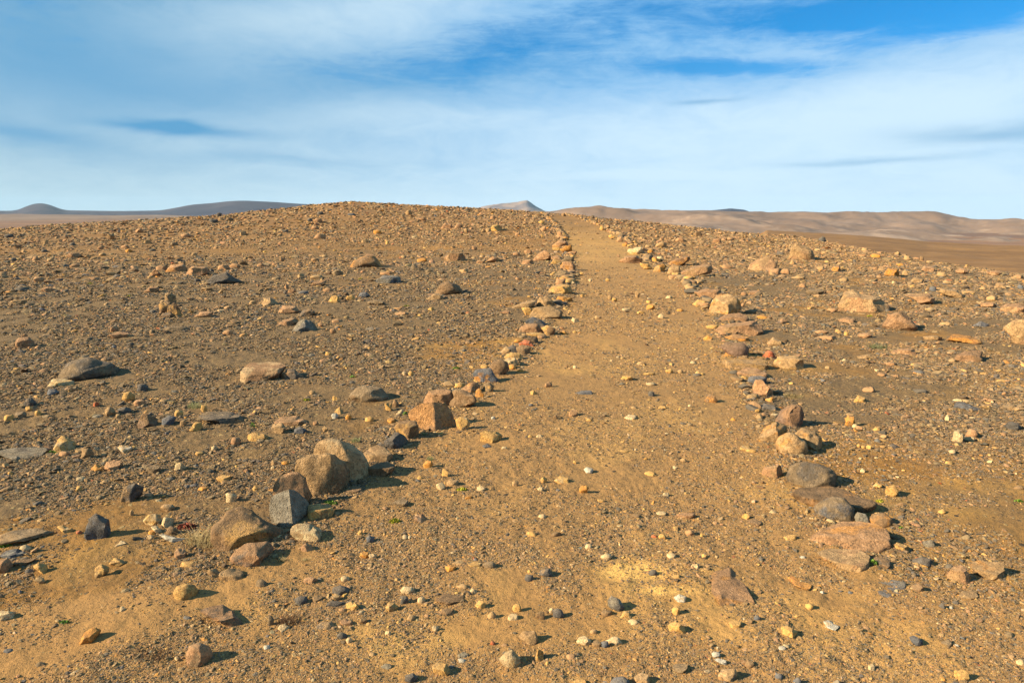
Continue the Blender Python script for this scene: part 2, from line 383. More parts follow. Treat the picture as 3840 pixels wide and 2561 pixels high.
# ------------------------------------------------------------------ far hills
def hill_material(name, c1, c2, c3, amt3, sc_=1.0):
    mt = bpy.data.materials.new(name); mt.use_nodes = True; g = NT(mt.node_tree)
    co = g.n('ShaderNodeTexCoord').outputs['Object']
    mp = g.n('ShaderNodeMapping'); g.set(mp, 0, co); mp.inputs['Scale'].default_value = (1.0, .45, 3.0)
    a = g.noise(mp, .0016 * sc_, 7, .6, .6); b = g.noise(mp, .006 * sc_, 7, .65, .4); c = g.noise(mp, .0055 * sc_, 8, .66, 1.6)
    col = g.mix(g.mapr(a, .38, .62), c1, c2)
    col = g.mix(g.math('MULTIPLY', g.mapr(b, .45, .7), .45), col, tuple(v * .6 for v in c1))
    at = g.n('ShaderNodeVertexColor', layer_name='low'); sp = g.n('ShaderNodeSeparateColor'); g.set(sp, 0, at.outputs[0])
    col = g.mix(g.math('MULTIPLY', g.mapr(g.math('ADD', c, g.math('MULTIPLY', sp.outputs[0], .28)), .58, .82), amt3), col, c3)
    bs = g.n('ShaderNodeBsdfPrincipled'); g.set(bs, 'Base Color', col); g.set(bs, 'Roughness', .95); g.set(bs, 'Specular IOR Level', .1)
    o = g.n('ShaderNodeOutputMaterial'); g.set(o, 0, bs.outputs[0]); return mt
def hill(name, label, ridge, R, front, base, mat, relief=.5, seed=1, back=.35, low0=.5, jag=0.0):
    """terrain range: its crest runs through the ridge directions at distance R and its slopes come down in front and behind"""
    X = np.array([p[0] for p in ridge], float); Y = np.array([p[1] for p in ridge], float)
    n = 420; xs = np.linspace(X[0], X[-1], n); t = (xs - CX) / 2604.0
    ys = np.interp(xs, X, Y)
    k = np.ones(9) / 9; ysm = np.convolve(np.pad(ys, 4, 'edge'), k, 'valid'); ys = ysm
    sl = np.array([slope_of(v) for v in ys])
    s = np.concatenate([np.linspace(0, 1, 90), np.linspace(1, 1 + back, 30)[1:]])
    S, T = np.meshgrid(s, t, indexing='ij'); SL = np.broadcast_to(sl, S.shape)
    D = front + (R - front) * S
    zr = CAMZ + SL * R
    endf = np.minimum(1, np.minimum(np.linspace(0, 1, n), np.linspace(1, 0, n)) * 14)
    up = np.where(S <= 1, sstep(0, 1, S) * .55 + .45 * S, 1 - ((S - 1) / back) ** 1.5 * .7)
    z = base + (zr - base) * up
    amp = (R * .012) * relief * np.sin(np.clip(S, 0, 1) * math.pi) ** .8
    xx = D * T
    z = z + amp * (fbm(xx / (R * .09), D / (R * .13), seed, 5) * 1.4) + jag * R * .004 * fbm(xx / (R * .008), D / (R * .02), seed + 9, 3) * np.clip(S, 0, 1)
    V = np.stack([xx, D, z], -1).reshape(-1, 3)
    idx = np.arange(S.size).reshape(S.shape)
    q = np.stack([idx[:-1, :-1], idx[:-1, 1:], idx[1:, 1:], idx[1:, :-1]], -1).reshape(-1, 4)
    low = np.clip(1 - S / low0, 0, 1).ravel()
    o = link_mesh(name, V, q, [mat], cols={'low': np.stack([low] * 3, 1)})
    tag(o, label, None, None, 'structure'); return o
def hill(name, label, ridge, R, front, base, mat, relief=.5, seed=1, back=.35, low0=.5, jag=0.0):
    """terrain range: its crest runs through the ridge directions at distance R and its slopes come down in front and behind"""
    X = np.array([p[0] for p in ridge], float); Y = np.array([p[1] for p in ridge], float)
    n = 420; xs = np.linspace(X[0], X[-1], n); t = (xs - CX) / 2604.0
    ys = np.interp(xs, X, Y)
    k = np.ones(9) / 9; ysm = np.convolve(np.pad(ys, 4, 'edge'), k, 'valid'); ys = ysm
    sl = np.array([slope_of(v) for v in ys])
    s = np.concatenate([np.linspace(0, 1, 90), np.linspace(1, 1 + back, 30)[1:]])
    S, T = np.meshgrid(s, t, indexing='ij'); SL = np.broadcast_to(sl, S.shape)
    D = front + (R - front) * S
    zr = CAMZ + SL * R
    endf = np.minimum(1, np.minimum(np.linspace(0, 1, n), np.linspace(1, 0, n)) * 14)
    up = np.where(S <= 1, sstep(0, 1, S) * .55 + .45 * S, 1 - ((S - 1) / back) ** 1.5 * .7)
    z = base + (zr - base) * up
    amp = (R * .012) * relief * np.sin(np.clip(S, 0, 1) * math.pi) ** .8
    xx = D * T
    z = z + amp * (fbm(xx / (R * .09), D / (R * .13), seed, 5) * 1.4) + jag * R * .004 * fbm(xx / (R * .008), D / (R * .02), seed + 9, 3) * np.clip(S, 0, 1)
    V = np.stack([xx, D, z], -1).reshape(-1, 3)
    idx = np.arange(S.size).reshape(S.shape)
    q = np.stack([idx[:-1, :-1], idx[:-1, 1:], idx[1:, 1:], idx[1:, :-1]], -1).reshape(-1, 4)
    low = np.clip(1 - S / low0, 0, 1).ravel()
    o = link_mesh(name, V, q, [mat], cols={'low': np.stack([low] * 3, 1)})
    tag(o, label, None, None, 'structure'); return o
MH1 = hill_material('far_dark_hill', (.035, .030, .045), (.055, .042, .052), (.09, .065, .06), .3)
MH2 = hill_material('brown_hill', (.165, .105, .070), (.21, .135, .090), (.36, .25, .17), .55)
MH3 = hill_material('pale_mountain', (.26, .18, .14), (.13, .10, .10), (.36, .28, .22), .6, 2.0)
hill('hills', 'long low dark bluish hills and a rounded cone on the left horizon',
     [(-700,800),(-300,792),(0,791),(60,791),(85,782),(115,768),(150,762),(172,762),(200,772),(240,789),(300,790),(450,792),(600,790),(660,780),(720,768),(800,762),(860,755),(920,753),(1000,757),(1080,762),(1180,768),(1300,778),(1420,790),(1600,798),(1800,802)],
     9500, 6200, -38, MH1, .25, 3, low0=.3)
hill('mountains', 'pale rocky pointed mountain far away behind the stony rise',
     [(1640,800),(1720,792),(1790,780),(1840,769),(1900,762),(1940,758),(1960,753),(1976,752),(1990,760),(2010,775),(2040,791),(2100,800),(2200,803)],
     12500, 9500, -30, MH3, .35, 7, jag=.15)
hill('hills', 'small distant hump behind the brown hills on the right',
     [(2450,800),(2600,795),(2680,788),(2740,782),(2790,787),(2815,796),(2900,800),(3000,804)], 9000, 7800, -60, MH1, .3, 5)
hill('hills', 'broad brown hills with pale eroded patches on the right horizon',
     [(1850,806),(2000,799),(2100,795),(2180,789),(2260,785),(2320,786),(2360,791),(2500,792),(2650,789),(2760,795),(2880,801),(2970,796),(3030,794),(3100,798),(3220,796),(3320,802),(3400,797),(3490,798),(3530,806),(3600,822),(3680,827),(3760,826),(3840,831),(4000,836),(4400,842)],
     5200, 1500, -108, MH2, 1.0, 11, low0=.75)
hill('hills', 'low brown plain hills in front of the dark hills on the left',
     [(-700,812),(-200,806),(0,804),(200,806),(420,808),(600,806),(760,812),(900,808),(1100,812),(1400,812)],
     5600, 2600, -40, MH2, .35, 14, low0=.2)
for i in (0, 2, 3, 4): pass
# ------------------------------------------------------------------ stones: materials
C = dict(och=(.62, .36, .11), crm=(.66, .48, .24), pnk=(.40, .225, .13), brn=(.23, .14, .08), gry=(.105, .095, .09), grb=(.23, .165, .11),
         grg=(.25, .215, .15), org=(.60, .27, .06), red=(.45, .12, .055), wht=(.72, .66, .54), slt=(.13, .125, .13), tan=(.42, .27, .15), rst=(.50, .25, .10), dkb=(.085, .055, .038), pur=(.24, .15, .12))
C = {k: tuple(a * b for a, b in zip(v, (.91, .82, .62))) for k, v in C.items()}
C['slt'] = (.10, .102, .108); C['wht'] = (.46, .40, .30)
C['crm'] = (.56, .375, .185); C['och'] = (.55, .29, .08); C['grg'] = (.215, .175, .12)
C['gry'] = (.088, .077, .066)
NAMEC = dict(rst='rusty', och='ochre yellow', crm='cream', pnk='pinkish brown', brn='brown', gry='dark grey', grb='grey brown', grg='greenish grey', org='orange', red='brick red',
             wht='whitish', slt='slate grey', tan='tan', dkb='blackish brown', pur='purplish brown')
_rm = {}
def rock_material(key):
    if key in _rm: return _rm[key]
    a, b = (key.split('.') + [None])[:2]
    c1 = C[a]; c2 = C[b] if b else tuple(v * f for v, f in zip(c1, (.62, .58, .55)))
    mt = bpy.data.materials.new('stone_' + key.replace('.', '_')); mt.use_nodes = True; g = NT(mt.node_tree)
    tc = g.n('ShaderNodeTexCoord'); gen = tc.outputs['Generated']
    ob = g.n('ShaderNodeAttribute', attribute_name='rock').outputs['Vector']       # rock-sized coordinates
    oi = g.n('ShaderNodeObjectInfo'); rnd = oi.outputs['Random']
    off = g.n('ShaderNodeCombineXYZ'); g.set(off, 0, g.math('MULTIPLY', rnd, 57.0)); g.set(off, 1, g.math('MULTIPLY', rnd, 31.0))
    p = g.vmath('ADD', ob, off.outputs[0])
    n1 = g.noise(p, .9, 5, .6, .4); n2 = g.noise(p, 4.0, 8, .7); n3 = g.noise(p, 16, 6, .75)
    sz = g.n('ShaderNodeSeparateXYZ'); g.set(sz, 0, gen)
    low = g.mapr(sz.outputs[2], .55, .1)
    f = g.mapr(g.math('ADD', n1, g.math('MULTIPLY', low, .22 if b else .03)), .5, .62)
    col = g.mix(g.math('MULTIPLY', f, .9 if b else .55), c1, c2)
    col = g.mix(g.math('MULTIPLY', g.mapr(n2, .52, .58), .6), col, tuple(v * .40 for v in c1))
    col = g.mix(g.math('MULTIPLY', g.mapr(n2, .46, .40), .5), col, tuple(min(.8, v * 1.7 + .03) for v in c1))
    col = g.mix(g.math('MULTIPLY', g.mapr(n3, .55, .61), .6), col, (.04, .033, .028))
    geo = g.n('ShaderNodeNewGeometry'); gz = g.n('ShaderNodeSeparateXYZ'); g.set(gz, 0, geo.outputs['Normal'])
    dust = g.math('MULTIPLY', g.mapr(g.math('ADD', gz.outputs[2], g.math('MULTIPLY', n2, .6)), .5, 1.3), .20)
    col = g.mix(g.math('ADD', dust, .06), col, (.30, .20, .115))
    hsv = g.n('ShaderNodeHueSaturation'); g.set(hsv, 'Color', col); g.set(hsv, 'Value', g.math('ADD', g.math('MULTIPLY', rnd, .3), .85))
    bs = g.n('ShaderNodeBsdfPrincipled'); g.set(bs, 'Base Color', hsv.outputs[0]); g.set(bs, 'Roughness', .88); g.set(bs, 'Specular IOR Level', .2)
    vo = g.n('ShaderNodeTexVoronoi', feature='DISTANCE_TO_EDGE'); g.set(vo, 'Vector', g.vmath('ADD', p, (0, 0, 3.1))); g.set(vo, 'Scale', 1.6)
    crack = g.mapr(vo.outputs[0], 0.0, .05)
    hh = g.math('ADD', g.math('ADD', g.math('MULTIPLY', n2, .5), g.math('MULTIPLY', n3, .22)), g.math('MULTIPLY', crack, .04))
    sca = g.n('ShaderNodeAttribute', attribute_name='size', attribute_type='OBJECT')
    bp = g.n('ShaderNodeBump'); g.set(bp, 'Height', hh); g.set(bp, 'Strength', .75); g.set(bp, 'Distance', g.math('MULTIPLY', sca.outputs['Fac'], .62))
    g.set(bs, 'Normal', bp.outputs[0])
    o = g.n('ShaderNodeOutputMaterial'); g.set(o, 0, bs.outputs[0]); _rm[key] = mt; return mt

def ico(sub):
    import bmesh
    bm = bmesh.new(); bmesh.ops.create_icosphere(bm, subdivisions=sub, radius=1.0)
    V = np.array([v.co[:] for v in bm.verts]); Fc = np.array([[v.index for v in f.verts] for f in bm.faces]); bm.free(); return V, Fc
ICO = {k: ico(k) for k in (1, 2, 3, 4, 5)}
def noise3(P, f, seed):
    a = fbm(P[:, 0] * f + seed * 3.1, P[:, 1] * f + P[:, 2] * f * .6, seed, 3); b = fbm(P[:, 2] * f - seed, P[:, 1] * f * .7 - P[:, 0] * f * .5, seed + 5, 3)
    return (a + b) * .5
def rock_base(sub, kind, seed):
    """unit rock cut by random planes, then roughened"""
    rng = np.random.RandomState(seed); V, Fc = ICO[sub]; V = V.copy()
    ncut, lo, hi = dict(rnd=(7, .78, .96), ang=(10, .42, .76), slab=(9, .62, .88), wedge=(9, .42, .8), lump=(4, .86, .98))[kind]
    nrm = rng.normal(size=(ncut, 3)); nrm /= np.linalg.norm(nrm, axis=1)[:, None]; dd = rng.uniform(lo, hi, ncut)
    cuts = list(zip(nrm, dd))
    if kind == 'ang' and sub >= 4:
        cuts += [(np.array([.9, rng.uniform(-.45, .1), rng.uniform(-.1, .3)]), rng.uniform(.42, .6)), (np.array([rng.uniform(-.35, .1), -.15, 1.0]), rng.uniform(.5, .7)), (np.array([-.5, -.8, rng.uniform(-.1, .5)]), rng.uniform(.5, .65))]
    if kind == 'slab':
        cuts += [(np.array([rng.normal() * .07, rng.normal() * .07, 1.0]), .45), (np.array([rng.normal() * .2, -1, .25]), .72)]
    if kind == 'wedge': cuts += [(np.array([.75, -.35, .55]), .30), (np.array([-.35, -.55, .75]), .36)]
    V = V * (1 + .16 * noise3(V, .9, seed))[:, None]
    for nn, dc in cuts:
        nn = nn / np.linalg.norm(nn); s = V @ nn - dc; V = V - np.maximum(s, 0)[:, None] * nn[None, :]
    nd = V / np.linalg.norm(V, axis=1)[:, None]
    am = dict(rnd=.06, ang=.055, slab=.055, wedge=.025, lump=.10)[kind]
    V = V + nd * (am * noise3(V, 2.3, seed + 3) + am * .6 * noise3(V, 6, seed + 8) + am * .45 * noise3(V, 15, seed + 12))[:, None]
    V /= np.abs(V).max(0)[None, :]
    return V, Fc
UPV = np.array([0, math.sin(PITCH), math.cos(PITCH)])
def make_stone(poly, key, kind, seed, name='stone', deep=None, embed=.12, yb=None, lift=0.0, grow=1.05):
    poly = np.array(poly, float); flush = kind == 'flat'
    if flush: kind = 'slab'; embed = 0.0
    x0, y0 = poly.min(0); x1, y1 = poly.max(0)
    w_, h_ = x1 - x0, y1 - y0
    cx_, cy_ = (x0 + x1) / 2, (y0 + y1) / 2
    P = poly.copy(); P = np.array([cx_, cy_]) + (P - np.array([cx_, cy_])) * grow; low = P[:, 1] > cy_
    P[low, 1] += embed * h_ * (P[low, 1] - cy_) / (h_ / 2)
    base_y = yb if yb is not None else y1 - .06 * h_
    G = ground_hit(cx_, base_y)
    v0 = px_dir(cx_, cy_); fwd = v0 / np.linalg.norm(v0)
    # width in metres at the contact
    dist0 = np.linalg.norm(G - np.array([0, 0, CAMZ]))
    mpp = dist0 / np.linalg.norm(px_dir(cx_, base_y)) / F
    W = w_ * mpp; H_ = h_ * mpp
    dl = math.asin(-fwd[2]) if fwd[2] < 0 else 0.02; dl = max(dl, .03)
    D = deep * W if deep else .78 * W
    D = min(D, 2.2 * max(H_, .25 * W), .72 * H_ / math.sin(dl))
    D = max(D, .45 * min(W, H_ * 1.2))
    Hr = math.sqrt(max((H_ * (1 + embed)) ** 2 - (D * math.sin(dl)) ** 2, (.3 * H_) ** 2)) / math.cos(dl)
    if flush: D = .97 * H_ / math.sin(dl); Hr = .20 * W
    sub = 5 if w_ > 130 else 4 if w_ > 45 else 3
    V, Fc = rock_base(sub, kind, seed)
    V = V * np.array([W / 2, D / 2, Hr / 2])
    ctr_dist = dist0 + D * .30 * math.cos(dl)
    if flush: ctr_dist = np.linalg.norm(ground_hit(cx_, cy_) - np.array([0, 0, CAMZ])) - .012
    # the stone's silhouette, seen along fwd, is fitted to the outline
    right = np.cross(fwd, [0, 0, 1.0]); right /= np.linalg.norm(right); up = np.cross(right, fwd)
    az_ = math.atan2(fwd[0], fwd[1]); c, s = math.cos(az_), math.sin(az_)
    Vw = np.stack([V[:, 0] * c + V[:, 1] * s, -V[:, 0] * s + V[:, 1] * c, V[:, 2]], 1)
    a, b, dp = Vw @ right, Vw @ up, Vw @ fwd
    # outline in the same plane
    O = np.array([0, 0, CAMZ]) + fwd * ctr_dist
    cyy = (P[:, 1].min() + P[:, 1].max()) / 2
    vc = px_dir(cx_, cyy); vc = vc / np.linalg.norm(vc)
    O = np.array([0, 0, CAMZ]) + vc * ctr_dist
    pa = []
    for X, Y in P:
        v = px_dir(X, Y); tt = (O - np.array([0, 0, CAMZ])) @ fwd / (v @ fwd); q = np.array([0, 0, CAMZ]) + v * tt - O
        pa.append((q @ right, q @ up))
    pa = np.array(pa)
    NB = 72; th = np.linspace(-math.pi, math.pi, NB, endpoint=False)
    def poly_r(th):
        out = np.zeros_like(th); n = len(pa)
        for i, t in enumerate(th):
            dxy = np.array([math.cos(t), math.sin(t)]); best = 0
            for j in range(n):
                p0, p1 = pa[j], pa[(j + 1) % n]; e = p1 - p0
                den = dxy[0] * e[1] - dxy[1] * e[0]
                if abs(den) < 1e-12: continue
                tt = (p0[0] * e[1] - p0[1] * e[0]) / den; uu = (p0[0] * dxy[1] - p0[1] * dxy[0]) / den
                if tt > 0 and -1e-6 <= uu <= 1 + 1e-6: best = max(best, tt)
            out[i] = best
        return out
    rp = poly_r(th); ok = rp > 0
    if not ok.all(): rp = np.interp(th, th[ok], rp[ok])
    ang = np.arctan2(b, a); rad = np.hypot(a, b)
    # support of the base silhouette per direction
    bins = ((ang + math.pi) / (2 * math.pi) * NB).round().astype(int) % NB
    rb = np.zeros(NB); np.maximum.at(rb, bins, rad)
    for _ in range(3):
        z0 = rb <= 0
        if z0.any(): rb = np.where(z0, np.maximum(np.roll(rb, 1), np.roll(rb, -1)), rb)
    rb = np.maximum(rb, 1e-5); rb = (np.roll(rb, 1) + 2 * rb + np.roll(rb, -1)) / 4
    ratio = rp / rb
    u = (ang + math.pi) / (2 * math.pi) * NB; i0 = np.floor(u).astype(int) % NB; fr = u - np.floor(u)
    rt = ratio[i0] * (1 - fr) + ratio[(i0 + 1) % NB] * fr
    mean = ratio.mean(); wr = np.clip(rad / (rb.mean() + 1e-9) * 1.4, 0, 1); rt = mean * (1 - wr) + rt * wr
    a, b = a * rt, b * rt
    Vw = a[:, None] * right + b[:, None] * up + dp[:, None] * fwd
    ctr = O.copy(); ctr[2] += lift
    size = max(W, Hr) / 2
    zmin = Vw[:, 2].min(); org = ctr + np.array([0, 0, zmin])
    Vl = Vw - np.array([0, 0, zmin])
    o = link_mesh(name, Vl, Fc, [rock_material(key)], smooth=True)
    at = o.data.attributes.new('rock', 'FLOAT_VECTOR', 'POINT'); at.data.foreach_set('vector', (Vw / size).astype(np.float32).ravel())
    o.location = org; o['size'] = float(size)
    o['_px'] = 0
    del o['_px']
    return o

# ------------------------------------------------------------------ the stones one can tell apart
REG = dict(A=(0,1800,.48534), B=(960,1800,.48534), C=(1920,1800,.48534), D=(2880,1800,.48534),
           E=(0,1200,.40834), F=(960,1200,.40834), G=(1920,1200,.40834), H=(2880,1200,.40834),
           I=(0,700,.40834), J=(960,700,.40834), K=(1920,700,.40834), L=(2880,700,.40834),
           a=(740,1620,.34438), b=(1420,1340,.25521), c=(1840,1080,.17219), d=(2000,780,.21676), e=(2250,820,.21268), f=(2580,1060,.31888), g=(2800,1500,.42105))
